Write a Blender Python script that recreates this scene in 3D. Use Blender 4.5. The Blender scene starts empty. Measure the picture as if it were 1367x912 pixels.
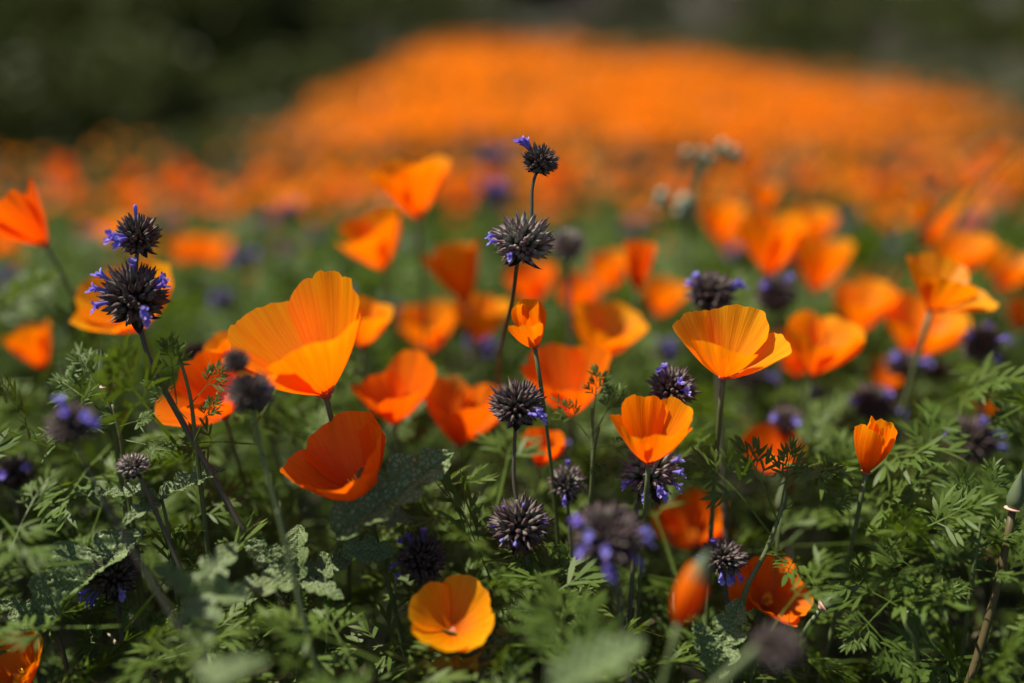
import bpy, math
import numpy as np
from mathutils import Vector, Matrix

# ------------------------------------------------------------------ camera, sky, sun, exposure
SC = bpy.context.scene
COL = SC.collection
H = 0.42                                   # lens height above the soil
FPX = 1367 * 35 / 36                       # focal length in photo pixels
PITCH = math.atan((456 - 190) / FPX)
FOCUS = 0.48
cd = bpy.data.cameras.new('camera'); cam = bpy.data.objects.new('camera', cd); COL.objects.link(cam)
cam.location = (0, 0, H); cam.rotation_euler = (math.pi / 2 - PITCH, 0, 0)
cd.lens = 35; cd.sensor_width = 36; cd.clip_start = 0.01; cd.clip_end = 600
cd.dof.use_dof = True; cd.dof.focus_distance = FOCUS; cd.dof.aperture_fstop = 1.6; cd.dof.aperture_blades = 0
SC.camera = cam

SUN_DIR = Vector((-0.46, 0.03, 0.89)).normalized()          # towards the sun
w = bpy.data.worlds.new('World'); SC.world = w; w.use_nodes = True
nt = w.node_tree; bg = nt.nodes['Background']
sky = nt.nodes.new('ShaderNodeTexSky'); sky.sky_type = 'NISHITA'; sky.sun_disc = False
sky.sun_elevation = math.asin(SUN_DIR.z); sky.sun_rotation = math.atan2(SUN_DIR.x, SUN_DIR.y)
nt.links.new(sky.outputs[0], bg.inputs[0]); bg.inputs[1].default_value = 0.065
sd = bpy.data.lights.new('sun', 'SUN'); sun = bpy.data.objects.new('sun', sd); COL.objects.link(sun)
sd.energy = 5.0; sd.angle = math.radians(0.5); sd.color = (1.0, 0.94, 0.82)
sun.rotation_euler = SUN_DIR.to_track_quat('Z', 'Y').to_euler()
SC.view_settings.view_transform = 'Standard'; SC.view_settings.look = 'None'
SC.view_settings.exposure = 0.84; SC.view_settings.gamma = 1.0
SC.cycles.use_denoising = True
SC.cycles.max_bounces = 8; SC.cycles.transmission_bounces = 6; SC.cycles.diffuse_bounces = 4

# ------------------------------------------------------------------ helpers
R = np.random.default_rng(7)
CF = np.array((0, math.cos(PITCH), -math.sin(PITCH))); CR = np.array((1., 0, 0)); CU = np.array((0, math.sin(PITCH), math.cos(PITCH)))
CP = np.array((0, 0, H))
def P(px, py, d):                          # photo pixel + depth along the lens axis -> point
    return CP + d * (CF + (px - 683.5) / FPX * CR + (456 - py) / FPX * CU)
def cv(x, y, z):                           # right / up / towards the lens -> world unit vector
    v = x * CR + y * CU - z * CF
    return v / np.linalg.norm(v)
def unit(v): v = np.asarray(v, float); return v / max(1e-12, np.linalg.norm(v))

def mesh(name, V, F, mat, uv=None, smooth=True):
    me = bpy.data.meshes.new(name)
    V = np.asarray(V, float)
    if isinstance(F, np.ndarray):
        nf, k = F.shape
        me.vertices.add(len(V)); me.vertices.foreach_set('co', V.ravel())
        me.loops.add(nf * k); me.loops.foreach_set('vertex_index', F.ravel().astype(np.int32))
        me.polygons.add(nf); me.polygons.foreach_set('loop_start', np.arange(0, nf * k, k, dtype=np.int32))
        me.polygons.foreach_set('loop_total', np.full(nf, k, dtype=np.int32))
        me.update(calc_edges=True); me.validate()
    else:
        me.from_pydata([tuple(v) for v in V], [], F); me.update()
    if uv is not None:
        l = me.uv_layers.new(name='UVMap'); idx = np.empty(len(me.loops), np.int32)
        me.loops.foreach_get('vertex_index', idx)
        l.data.foreach_set('uv', np.asarray(uv, np.float32)[idx].ravel())
    me.materials.append(mat)
    if smooth: me.polygons.foreach_set('use_smooth', np.ones(len(me.polygons), bool))
    return me
def obj(name, me, parent=None, M=None):
    o = bpy.data.objects.new(name, me); COL.objects.link(o)
    if parent is not None: o.parent = parent
    if M is not None: o.matrix_basis = M
    return o
def tag(o, label=None, cat=None, group=None, kind=None):
    if label: o['label'] = label
    if cat: o['category'] = cat
    if group: o['group'] = group
    if kind: o['kind'] = kind
    return o
def empty(name, loc):
    o = bpy.data.objects.new(name, None); COL.objects.link(o); o.location = loc; o.empty_display_size = .01
    return o
def frame(axis, xref=(1, 0, 0)):           # columns X, Y, Z(axis)
    z = unit(axis); x = np.asarray(xref, float); x = unit(x - z * x.dot(z)); y = np.cross(z, x)
    return np.stack([x, y, z], 1)
def M4(R3, loc, s=1.0):
    m = Matrix.Identity(4)
    for i in range(3):
        for j in range(3): m[i][j] = float(R3[i, j] * s)
        m[i][3] = float(loc[i])
    return m
def grid_faces(nu, nv):
    i = np.arange(nv - 1)[:, None] * nu + np.arange(nu - 1)[None, :]
    return np.stack([i, i + 1, i + nu + 1, i + nu], -1).reshape(-1, 4)
def bez(p0, p1, p2, p3, n=18):
    t = np.linspace(0, 1, n)[:, None]
    return (1-t)**3*p0 + 3*(1-t)**2*t*p1 + 3*(1-t)*t*t*p2 + t**3*p3
def tube(pts, r, sides=8, cap=True):
    pts = np.asarray(pts, float); n = len(pts); r = np.broadcast_to(r, (n,)) if np.ndim(r) else np.full(n, r)
    t = np.gradient(pts, axis=0); t /= np.linalg.norm(t, axis=1)[:, None] + 1e-12
    x = unit(np.cross(t[0], (0.31, 0.77, 0.23))); a = np.linspace(0, 2*math.pi, sides, endpoint=False)
    V = []
    for i in range(n):
        x = unit(x - t[i] * x.dot(t[i])); y = np.cross(t[i], x)
        V.append(pts[i] + r[i] * (np.cos(a)[:, None] * x + np.sin(a)[:, None] * y))
    V = np.concatenate(V)
    F = [(i*sides+j, i*sides+(j+1) % sides, (i+1)*sides+(j+1) % sides, (i+1)*sides+j) for i in range(n-1) for j in range(sides)]
    if cap: F += [tuple(range(sides))[::-1], tuple(range((n-1)*sides, n*sides))]
    uv = np.stack([np.tile(np.arange(sides)/sides, n), np.repeat(np.linspace(0, 1, n), sides)], 1)
    return V, F, uv
def lathe(prof, sides=12):
    a = np.linspace(0, 2*math.pi, sides, endpoint=False); V = []
    for r, z in prof: V += [(r*math.cos(q), r*math.sin(q), z) for q in a]
    n = len(prof)
    F = [(i*sides+j, i*sides+(j+1) % sides, (i+1)*sides+(j+1) % sides, (i+1)*sides+j) for i in range(n-1) for j in range(sides)]
    uv = np.stack([np.tile(np.arange(sides)/sides, n), np.repeat(np.linspace(0, 1, n), sides)], 1)
    return np.array(V), F, uv
def merge(parts):                          # [(V, F, uv)] -> one
    V, F, U, o = [], [], [], 0
    for v, f, u in parts:
        V.append(v); U.append(u); F += [tuple(int(k)+o for k in q) for q in f]; o += len(v)
    return np.concatenate(V), F, np.concatenate(U)

# smooth value noise on the plane, for density and relief
_tab = np.random.default_rng(99).random((64, 64))
def vnoise(x, y, s=1.0):
    x = np.asarray(x, float) / s; y = np.asarray(y, float) / s
    i = np.floor(x).astype(int); j = np.floor(y).astype(int); fx = x - i; fy = y - j
    fx = fx*fx*(3-2*fx); fy = fy*fy*(3-2*fy)
    g = lambda a, b: _tab[a % 64, b % 64]
    return (g(i, j)*(1-fx)+g(i+1, j)*fx)*(1-fy) + (g(i, j+1)*(1-fx)+g(i+1, j+1)*fx)*fy
def sstep(a, b, x): t = np.clip((np.asarray(x, float)-a)/(b-a), 0, 1); return t*t*(3-2*t)

# ------------------------------------------------------------------ materials
def new_mat(name):
    m = bpy.data.materials.new(name); m.use_nodes = True; n = m.node_tree; n.nodes.clear()
    out = n.nodes.new('ShaderNodeOutputMaterial'); return m, n, out
def ramp(n, stops):
    r = n.nodes.new('ShaderNodeValToRGB'); e = r.color_ramp.elements
    while len(e) < len(stops): e.new(0.5)
    for k, (p, c) in zip(e, stops): k.position = p; k.color = (*c, 1)
    return r
def noise_node(n, vec, scale, detail=3):
    t = n.nodes.new('ShaderNodeTexNoise'); t.inputs['Scale'].default_value = scale; t.inputs['Detail'].default_value = detail
    n.links.new(vec, t.inputs['Vector']); return t
def mixrgb(n, a, b, fac, mode='MIX'):
    m = n.nodes.new('ShaderNodeMix'); m.data_type = 'RGBA'; m.blend_type = mode
    for sock, v in ((m.inputs[6], a), (m.inputs[7], b), (m.inputs[0], fac)):
        if isinstance(v, (int, float)): sock.default_value = v
        elif isinstance(v, tuple): sock.default_value = (*v, 1)
        else: n.links.new(v, sock)
    return m.outputs[2]
def leafy(n, out, col, trans_tint, tfac, rough=0.5, spec=0.3, bump=None, bstr=0.3):
    p = n.nodes.new('ShaderNodeBsdfPrincipled'); p.inputs['Roughness'].default_value = rough; p.inputs['Specular IOR Level'].default_value = spec
    t = n.nodes.new('ShaderNodeBsdfTranslucent'); mx = n.nodes.new('ShaderNodeMixShader'); mx.inputs[0].default_value = tfac
    n.links.new(col, p.inputs['Base Color']); n.links.new(mixrgb(n, col, trans_tint, 1.0, 'MULTIPLY'), t.inputs['Color'])
    if bump is not None:
        b = n.nodes.new('ShaderNodeBump'); b.inputs['Strength'].default_value = bstr; b.inputs['Distance'].default_value = 0.0006
        n.links.new(bump, b.inputs['Height']); n.links.new(b.outputs[0], p.inputs['Normal']); n.links.new(b.outputs[0], t.inputs['Normal'])
    n.links.new(p.outputs[0], mx.inputs[1]); n.links.new(t.outputs[0], mx.inputs[2]); n.links.new(mx.outputs[0], out.inputs[0])

def mat_petal(name, stops, tfac=0.54):
    m, n, out = new_mat(name)
    uv = n.nodes.new('ShaderNodeUVMap'); sep = n.nodes.new('ShaderNodeSeparateXYZ'); n.links.new(uv.outputs[0], sep.inputs[0])
    rp = ramp(n, stops); n.links.new(sep.outputs[1], rp.inputs[0])
    mp = n.nodes.new('ShaderNodeMapping'); mp.inputs['Scale'].default_value = (46, 1.6, 1); n.links.new(uv.outputs[0], mp.inputs[0])
    st = noise_node(n, mp.outputs[0], 1.0, 5)
    sr = ramp(n, [(0.36, (0, 0, 0)), (0.66, (1, 1, 1))]); n.links.new(st.outputs[0], sr.inputs[0])
    oi = n.nodes.new('ShaderNodeObjectInfo')
    c = mixrgb(n, rp.outputs[0], mixrgb(n, rp.outputs[0], (0.97, 0.70, 0.5), 1.0, 'MULTIPLY'), sr.outputs[0])
    hv = n.nodes.new('ShaderNodeMapRange'); hv.inputs[3].default_value = 0.0; hv.inputs[4].default_value = 0.45; n.links.new(oi.outputs['Random'], hv.inputs[0])
    c = mixrgb(n, c, mixrgb(n, c, (1.0, 0.80, 0.6), 1.0, 'MULTIPLY'), hv.outputs[0])
    leafy(n, out, c, (1.0, 0.66, 0.35), tfac, 0.40, 0.25, st.outputs[0], 0.8)
    return m
PETAL = mat_petal('petal', [(0.0, (0.80, 0.15, 0.001)), (0.35, (0.94, 0.265, 0.001)), (0.8, (0.97, 0.36, 0.001)), (1.0, (0.98, 0.46, 0.004))])
PETAL_RED = mat_petal('petal_red', [(0.0, (0.76, 0.11, 0.001)), (0.5, (0.90, 0.185, 0.001)), (1.0, (0.95, 0.27, 0.003))])
PETAL_FAR = mat_petal('petal_far', [(0.0, (0.90, 0.22, 0.001)), (0.4, (0.96, 0.36, 0.001)), (1.0, (0.98, 0.50, 0.005))])
PETAL_YEL = mat_petal('petal_yellow', [(0.0, (0.88, 0.18, 0.001)), (0.4, (0.96, 0.33, 0.001)), (1.0, (0.98, 0.48, 0.005))])

def mat_leaf(name, a, b, tint=(0.9, 1.0, 0.35), tfac=0.3, rough=0.45, scale=60, spec=0.35):
    m, n, out = new_mat(name)
    tc = n.nodes.new('ShaderNodeTexCoord'); ns = noise_node(n, tc.outputs['Object'], scale, 3)
    oi = n.nodes.new('ShaderNodeObjectInfo'); uv = n.nodes.new('ShaderNodeUVMap')
    sep = n.nodes.new('ShaderNodeSeparateXYZ'); n.links.new(uv.outputs[0], sep.inputs[0])
    c = mixrgb(n, mixrgb(n, a, b, sep.outputs[0]), mixrgb(n, b, tuple(0.55*k for k in a), sep.outputs[0]), ns.outputs[0])
    leafy(n, out, c, tint, tfac, rough, spec)
    return m
LEAF = mat_leaf('leaf_feathery', (0.048, 0.094, 0.011), (0.125, 0.182, 0.032), tint=(1.0, 1.0, .28), tfac=.38, spec=.22, rough=.5)
LEAF_DRY = mat_leaf('leaf_yellowed', (0.20, 0.16, 0.05), (0.30, 0.24, 0.10), tint=(1, .9, .4), tfac=.3)
LEAF_FAR = mat_leaf('leaf_far', (0.055, 0.070, 0.022), (0.13, 0.13, 0.055), scale=4)
STEM = mat_leaf('stem_green', (0.07, 0.10, 0.035), (0.13, 0.16, 0.06), tfac=0.08, scale=90)
STEM_DARK = mat_leaf('stem_dark', (0.045, 0.04, 0.028), (0.10, 0.095, 0.06), tint=(1, .8, .5), tfac=0.05, scale=120)
STEM_RED = mat_leaf('stem_reddish', (0.10, 0.05, 0.03), (0.09, 0.095, 0.03), tint=(1, .8, .5), tfac=0.05, scale=60)
STEM_TAN = mat_leaf('stalk_tan', (0.16, 0.11, 0.06), (0.28, 0.21, 0.13), tint=(1, .8, .5), tfac=.05, scale=60)
GRASS = mat_leaf('grass_blade', (0.11, 0.19, 0.04), (0.18, 0.28, 0.09), tfac=0.5, scale=20)
BUDCAP = mat_leaf('bud_cap', (0.07, 0.12, 0.05), (0.15, 0.17, 0.09), tfac=0.15, scale=150)
PALEBUD = mat_leaf('pale_bud', (0.16, 0.22, 0.13), (0.32, 0.36, 0.24), tfac=0.2, scale=150)

def mat_rugose():
    m, n, out = new_mat('leaf_crinkled')
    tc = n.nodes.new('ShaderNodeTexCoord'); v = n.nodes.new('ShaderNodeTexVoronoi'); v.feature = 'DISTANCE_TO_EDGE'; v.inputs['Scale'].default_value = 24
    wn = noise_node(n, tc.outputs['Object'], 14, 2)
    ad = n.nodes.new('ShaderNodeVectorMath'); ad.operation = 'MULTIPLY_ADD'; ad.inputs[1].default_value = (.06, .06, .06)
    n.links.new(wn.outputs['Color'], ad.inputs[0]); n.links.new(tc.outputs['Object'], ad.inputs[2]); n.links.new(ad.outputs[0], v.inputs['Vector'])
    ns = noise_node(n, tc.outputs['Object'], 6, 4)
    rp = ramp(n, [(0.0, (0.055, 0.085, 0.022)), (0.12, (0.13, 0.17, 0.065)), (0.4, (0.33, 0.38, 0.21))]); n.links.new(v.outputs['Distance'], rp.inputs[0])  # painted relief: shade in the creases, highlights on the raised cells
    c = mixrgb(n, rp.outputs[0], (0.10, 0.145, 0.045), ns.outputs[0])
    leafy(n, out, c, (0.8, 1.0, 0.3), 0.22, 0.55, 0.3)
    return m
RUGOSE = mat_rugose()

def mat_calyx(name, stops):
    m, n, out = new_mat(name)
    uv = n.nodes.new('ShaderNodeUVMap'); sep = n.nodes.new('ShaderNodeSeparateXYZ'); n.links.new(uv.outputs[0], sep.inputs[0])
    rp = ramp(n, stops); n.links.new(sep.outputs[1], rp.inputs[0])
    c = mixrgb(n, rp.outputs[0], mixrgb(n, rp.outputs[0], (0.55, 0.32, 0.45), 1.0, 'MULTIPLY'), sep.outputs[0])
    leafy(n, out, c, (1, 0.9, 0.6), 0.12, 0.55, 0.3)
    return m
CALYX = mat_calyx('calyx_maroon', [(0.0, (0.018, 0.018, 0.010)), (0.5, (0.065, 0.065, 0.04)), (0.82, (0.20, 0.19, 0.15)), (1.0, (0.08, 0.03, 0.045))])
CALYX_G = mat_calyx('calyx_green', [(0.0, (0.035, 0.04, 0.02)), (0.5, (0.13, 0.16, 0.09)), (0.8, (0.40, 0.42, 0.32)), (1.0, (0.16, 0.08, 0.11))])
BRACT = mat_calyx('bract', [(0.0, (0.05, 0.06, 0.03)), (0.6, (0.06, 0.035, 0.035)), (1.0, (0.09, 0.03, 0.045))])
def mat_blue():
    m, n, out = new_mat('chia_blue')
    oi = n.nodes.new('ShaderNodeObjectInfo'); uv = n.nodes.new('ShaderNodeUVMap'); sep = n.nodes.new('ShaderNodeSeparateXYZ'); n.links.new(uv.outputs[0], sep.inputs[0])
    rp = ramp(n, [(0.0, (0.20, 0.15, 0.42)), (0.5, (0.27, 0.25, 0.74)), (1.0, (0.42, 0.40, 0.86))]); n.links.new(sep.outputs[1], rp.inputs[0])
    c = mixrgb(n, rp.outputs[0], (0.27, 0.19, 0.62), oi.outputs['Random'])
    leafy(n, out, c, (0.8, 0.75, 1.0), 0.4, 0.5, 0.25)
    return m
BLUE = mat_blue()
def mat_flat(name, a, b, scale, rough=0.8, bumpd=0.0):
    m, n, out = new_mat(name)
    tc = n.nodes.new('ShaderNodeTexCoord'); ns = noise_node(n, tc.outputs['Object'], scale, 6)
    rp = ramp(n, [(0.32, a), (0.68, b)]); n.links.new(ns.outputs[0], rp.inputs[0])
    p = n.nodes.new('ShaderNodeBsdfPrincipled'); p.inputs['Roughness'].default_value = rough; n.links.new(rp.outputs[0], p.inputs['Base Color'])
    if bumpd:
        b = n.nodes.new('ShaderNodeBump'); b.inputs['Distance'].default_value = bumpd; n.links.new(ns.outputs[0], b.inputs['Height']); n.links.new(b.outputs[0], p.inputs['Normal'])
    n.links.new(p.outputs[0], out.inputs[0]); return m
RECEPT = mat_flat('receptacle', (0.30, 0.05, 0.03), (0.42, 0.14, 0.08), 300)
RIM_PINK = mat_flat('rim_pink', (0.50, 0.26, 0.20), (0.62, 0.38, 0.30), 300)
ANTHER = mat_flat('anther', (0.85, 0.33, 0.01), (0.9, 0.45, 0.02), 400)
BARK = mat_flat('bark', (0.05, 0.04, 0.03), (0.11, 0.09, 0.07), 8)
def mat_soil():
    m, n, out = new_mat('soil')
    tc = n.nodes.new('ShaderNodeTexCoord'); a = noise_node(n, tc.outputs['Object'], 0.7, 5); b = noise_node(n, tc.outputs['Object'], 22, 6)
    rp = ramp(n, [(0.35, (0.030, 0.038, 0.016)), (0.5, (0.045, 0.045, 0.024)), (0.65, (0.065, 0.055, 0.042))]); n.links.new(a.outputs[0], rp.inputs[0])
    c = mixrgb(n, rp.outputs[0], (0.035, 0.03, 0.022), b.outputs[0])
    p = n.nodes.new('ShaderNodeBsdfPrincipled'); p.inputs['Roughness'].default_value = 0.95; n.links.new(c, p.inputs['Base Color'])
    bp = n.nodes.new('ShaderNodeBump'); bp.inputs['Distance'].default_value = 0.02; n.links.new(b.outputs[0], bp.inputs['Height']); n.links.new(bp.outputs[0], p.inputs['Normal'])
    n.links.new(p.outputs[0], out.inputs[0]); return m
SOIL = mat_soil()

# ------------------------------------------------------------------ ground: flat meadow, poppy slope, hillside behind
def gz(x, y):
    x = np.asarray(x, float); y = np.asarray(y, float)
    sp = lambda t, k: k*np.logaddexp(0, t/k)
    k = sstep(-4.2, -1.0, x) * (1 - 0.35*sstep(4.0, 8.0, x))
    z = (0.035 + 0.127*k) * sp(y - 6.0, 0.5)
    z = z + 0.42*sp(y - 19.0 + 6.0*sstep(-1.6, -5.0, x), 1.2) + 0.16*sp(np.abs(x) - 14, 2.0)
    z = z + (vnoise(x, y, 2.3)-0.5)*0.18*sstep(5, 10, y) + (vnoise(x+9, y, 0.35)-0.5)*0.02 + (vnoise(x, y, 7)-.5)*1.6*sstep(19, 34, y)
    return z
xs = np.unique(np.concatenate([np.linspace(-120, -14, 40), np.linspace(-14, 14, 180), np.linspace(14, 120, 40)]))
ys = np.unique(np.concatenate([np.linspace(-40, -2, 18), np.linspace(-2, 24, 190), np.linspace(24, 150, 70)]))
X, Y = np.meshgrid(xs, ys)
V = np.stack([X.ravel(), Y.ravel(), gz(X, Y).ravel()], 1)
tag(obj('ground', mesh('ground', V, grid_faces(len(xs), len(ys)), SOIL)), kind='structure')

# ------------------------------------------------------------------ poppies
def petal_geo(L, th0, th1, W=62, flat=0.15, drop=0.30, ripple=0.03, curl=0.0, seed=0, nu=33, nv=19, r0=0.04, notch=0.0):
    g = np.random.default_rng(seed)
    s = np.linspace(0, 1.12, 90); q = np.clip(s, 0, 1)
    th = np.radians(th0 + (th1-th0)*(q**0.8) + curl*np.clip((s-0.72)/0.28, 0, 2)**1.5)
    ds = s[1]-s[0]
    rr = np.concatenate([[0], np.cumsum(np.sin(th))[:-1]*ds]); zz = np.concatenate([[0], np.cumsum(np.cos(th))[:-1]*ds])
    u = np.linspace(-1, 1, nu)[None, :]; v = np.linspace(0, 1, nv)[:, None]
    ph = g.random(6)*6.28
    edge = 1 - drop*np.abs(u)**2.6 + 0.02*np.sin(5*u+ph[0]) + 0.012*np.sin(11*u+ph[1]) + 0.006*np.sin(23*u+ph[5]) - notch*np.exp(-(u/0.13)**2)
    ek = g.random(nu); edge = edge - 0.007*ek[None, :] - 0.022*(g.random(nu) < .06)[None, :]*(nu > 12)
    se = v*edge
    r = np.interp(se, s, rr) + r0; z = np.interp(se, s, zz)
    az = np.radians(W)*u*(0.72+0.28*np.clip(se/0.45, 0, 1))
    d = ripple*se**2.2*(np.sin(3.1*u+ph[2]) + 0.55*np.sin(6.5*u+ph[3]) + 0.30*np.sin(14*u+ph[4])*se) + 0.006*se*np.cos(u*17+ph[1])+0.0022*se*np.cos(u*37+ph[0])
    tl = np.interp(se, s, th)
    r = r + d*np.cos(tl); z = z - d*np.sin(tl)
    x = r*(flat + (1-flat)*np.cos(az)); y = r*np.sin(az)*(1+0.1*flat)
    Vt = np.stack([x, y, z], -1).reshape(-1, 3)*L
    uv = np.stack([np.broadcast_to(u*.5+.5, se.shape), se], -1).reshape(-1, 2)
    return Vt, grid_faces(nu, nv), uv
def rot_z(a): c, s = math.cos(a), math.sin(a); return np.array([[c, -s, 0], [s, c, 0], [0, 0, 1.]])
def rot_y(a): c, s = math.cos(a), math.sin(a); return np.array([[c, 0, s], [0, 1, 0], [-s, 0, c]])

CLEAR = []                                # pixel disc and depth of every flower, kept free of nearer leaves
def stamen_geo():
    g = np.random.default_rng(3); parts = []
    for k in range(22):
        a = g.random()*6.28; t = 0.12+0.3*g.random(); l = 0.22+0.10*g.random()
        d = np.array((math.sin(t)*math.cos(a), math.sin(t)*math.sin(a), math.cos(t)))
        b = np.array((0.03*math.cos(a), 0.03*math.sin(a), 0.02))
        parts.append(tube([b, b+d*l*.5, b+d*l*.55, b+d*l], [0.006, 0.007, 0.016, 0.008], 5))
    return merge(parts)
STAMEN_ME = mesh('stamens', *stamen_geo()[:2], ANTHER)
RV, RF, RU = lathe([(0.012, -0.10), (0.045, -0.07), (0.06, -0.03), (0.10, -0.005), (0.105, 0.008), (0.06, 0.012), (0.0, 0.014)], 16)
RECEPT_ME = mesh('receptacle', RV, RF, RECEPT)

def stem_curve(base, axis, ground=None, bend=0.4):
    h = base[2]
    if ground is None:
        gx = base[0] - axis[0]*0.10 + R.normal(0, 0.015); gy = base[1] - axis[1]*0.06 + abs(R.normal(0, 0.02))
        ground = np.array((gx, gy, float(gz(gx, gy))))
    L = h-ground[2]
    p1 = base - unit(axis*0.8+np.array((0, 0, .5)))*L*bend
    p2 = np.array((ground[0], ground[1], ground[2]+L*0.35))
    return bez(base, p1, p2, ground, 22)

def poppy(base, d, axis, Lpx, th0, th1, label, az0=45, opens=(0, 0, 0, 0), lens=(1, 1, 1, 1), W=67, curl=0, ripple=0.034,
          drop=0.25, mat=None, ground=None, stamens=True, group=None, seed=0, stem_r=0.0011, cat='poppy', azs=None, bend=0.4):
    mat = mat or PETAL
    b = P(base[0], base[1], d); A = cv(*axis); L = Lpx*d/FPX
    CLEAR.append((base[0]+axis[0]*Lpx*.55, base[1]-axis[1]*Lpx*.5, Lpx*.52, d))
    pts = stem_curve(b, A, ground, bend)
    g0 = pts[-1]
    root = tag(empty('poppy', g0), label, cat, group)
    r = stem_r*np.linspace(0.9, 1.25, len(pts)); r[:2] *= 1.15
    v, f, u = tube(pts - g0, r, 8)
    obj('stem', mesh('stem', v, f, STEM, u), root)
    F0 = frame(A)
    obj('receptacle', RECEPT_ME, root, M4(F0, b-g0, L*0.85))
    azl = azs or [az0, az0+180, az0+90, az0+270]
    for k, a in enumerate(azl):
        inner = k >= 2
        v, f, u = petal_geo(1.0, th0-(4 if inner else 0), th1-(3 if inner else 0), W, 0.15, drop, ripple, curl, seed*11+k, r0=0.035 if inner else 0.05)
        Rm = F0 @ rot_z(math.radians(a)) @ rot_y(math.radians(opens[k]))
        obj('petal', mesh('petal', v, f, mat, u), root, M4(Rm, b-g0, L*lens[k]))
    if stamens: obj('stamens', STAMEN_ME, root, M4(F0, b-g0, L))
    return root

# every poppy one can tell apart: stem-top pixel, depth, axis (right, up, towards lens), petal length in pixels, opening
poppy((434, 524), .48, (-.26, .84, .46), 152, 46, 24, 'large glowing orange poppy leaning open above the shaded red-orange poppy', azs=[135, 312, 48, 222],
      opens=(12, 4, 2, 16), lens=(1.0, 0.98, 1.06, .92), W=72, drop=.22, ripple=.04, seed=1, stem_r=.0013, ground=P(452, 760, .60)*np.array((1, 1, 0)), bend=.3)
poppy((488, 668), .478, (-.30, .84, .45), 118, 50, 20, 'deep red-orange poppy in shade behind the dark crinkled sage leaf', azs=[95, 262, 10, 185],
      opens=(0, 6, -2, 10), lens=(1, .9, .95, .98), W=72, mat=PETAL_RED, seed=2, stem_r=.0013)
poppy((300, 556), .53, (-.18, .75, .64), 88, 52, 25, 'red-orange poppy crossed by thin stems, tucked behind the dark withered chia stalk', az0=20,
      opens=(0, 18, 0, 0), mat=PETAL_RED, seed=3)
poppy((330, 500), .56, (-.45, .85, .3), 70, 45, 20, 'poppy mostly hidden behind the left petal of the large glowing poppy', seed=45)
poppy((604, 842), .45, (-.02, .70, .70), 72, 62, 34, 'wide open golden poppy facing out low among the dark green leaves', az0=62, opens=(4, -2, 2, 8), mat=PETAL_YEL, seed=4, stamens=False,
      W=60, curl=14, ripple=.02, stem_r=.0013)
poppy((714, 463), .48, (-.25, .86, .44), 64, 46, 4, 'small half-open poppy with furled petals under the tall two-headed chia', az0=80, opens=(2, 10, -12, -8),
      W=74, ripple=.05, seed=5)
poppy((966, 503), .485, (.02, .86, .50), 98, 50, 24, 'open orange poppy with bright yellow right petals below two chia flower tufts', azs=[150, 335, 60, 245],
      opens=(6, 12, 0, 4), seed=6, mat=PETAL_YEL, ripple=.03, curl=8, stem_r=.0013)
poppy((866, 617), .475, (.03, .86, .50), 92, 46, 16, 'orange cup poppy in front of a spiny chia head with blue flowers', az0=25, opens=(0, 4, 0, 4), seed=7, mat=PETAL, ripple=.035)
poppy((1156, 630), .49, (.10, .93, .32), 74, 38, -2, 'closed orange poppy cup on a bare curved stem beside feathery leaves', az0=40, opens=(2, 0, -6, -3), seed=8, W=70,
      ground=P(1050, 830, .49)*np.array((1, 1, 0)))
poppy((1243, 413), .60, (.22, .88, .40), 78, 52, 30, 'orange poppy with one bright petal stretched outward over the purple tufts', azs=[350, 170, 80, 260],
      opens=(24, 0, 0, 6), seed=9, mat=PETAL_YEL, stem_r=.0016)
poppy((557, 290), .68, (-.12, .93, .30), 88, 46, 18, 'tall cone-shaped poppy with dark pink base rising into the orange slope', az0=30, opens=(4, 4, 0, 0), seed=10, curl=14)
poppy((512, 357), .70, (-.25, .86, .42), 80, 46, 18, 'rounded orange poppy beside the tall cone-shaped poppy', az0=70, seed=11, opens=(0, 8, 0, 0))
poppy((622, 402), .70, (-.25, .92, .24), 84, 40, 12, 'smooth cone poppy leaning over the two-petalled poppies under it', az0=10, seed=12)
poppy((60, 326), .60, (-.62, .72, .30), 86, 40, 14, 'red-orange poppy leaning far over at the edge of the meadow', az0=30, seed=13, mat=PETAL_RED, opens=(4, 0, 0, 8))
poppy((188, 436), .60, (-.15, .70, .68), 88, 60, 36, 'wide golden poppy spread behind the lower blue chia head', az0=60, seed=14, mat=PETAL_YEL)
poppy((58, 490), .68, (-.32, .90, .28), 64, 42, 16, 'small orange poppy standing alone before the dark green grass', az0=20, seed=15)
poppy((528, 564), .58, (-.05, .88, .46), 88, 52, 22, 'orange poppy with one upright petal beside the crowded coral poppy', azs=[40, 215, 130, 300], lens=(1.12, .9, .8, .8), seed=16, mat=PETAL_RED)
poppy((612, 592), .60, (.10, .90, .42), 92, 48, 20, 'coral orange poppy split by thin green leaves', az0=35, seed=17, mat=PETAL_RED, opens=(10, 0, 10, 0))
poppy((850, 386), .68, (.05, .97, .22), 66, 30, 2, 'slim half-closed poppy above the crowd of open poppies', az0=10, seed=18, mat=PETAL_RED)
poppy((1028, 366), .74, (-.05, .93, .36), 86, 44, 14, 'tall wide cup poppy under the pale-budded wildflower', az0=35, seed=19)
poppy((1236, 326), .86, (.10, .94, .28), 62, 42, 14, 'small poppy below the leaning grass blades', az0=10, seed=20)
poppy((762, 552), .585, (-.10, .86, .50), 96, 50, 20, 'deep orange poppy behind a dark feathery sprig', az0=25, seed=21, mat=PETAL_RED, opens=(0, 0, 6, 6))
poppy((800, 476), .66, (.20, .86, .45), 78, 56, 26, 'yellow-orange poppy spread behind the deep orange poppy', az0=60, seed=22, mat=PETAL_YEL)
poppy((640, 452), .72, (.05, .88, .45), 62, 54, 24, 'orange poppy under the smooth cone poppy', az0=20, seed=23, mat=PETAL_YEL)
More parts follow.
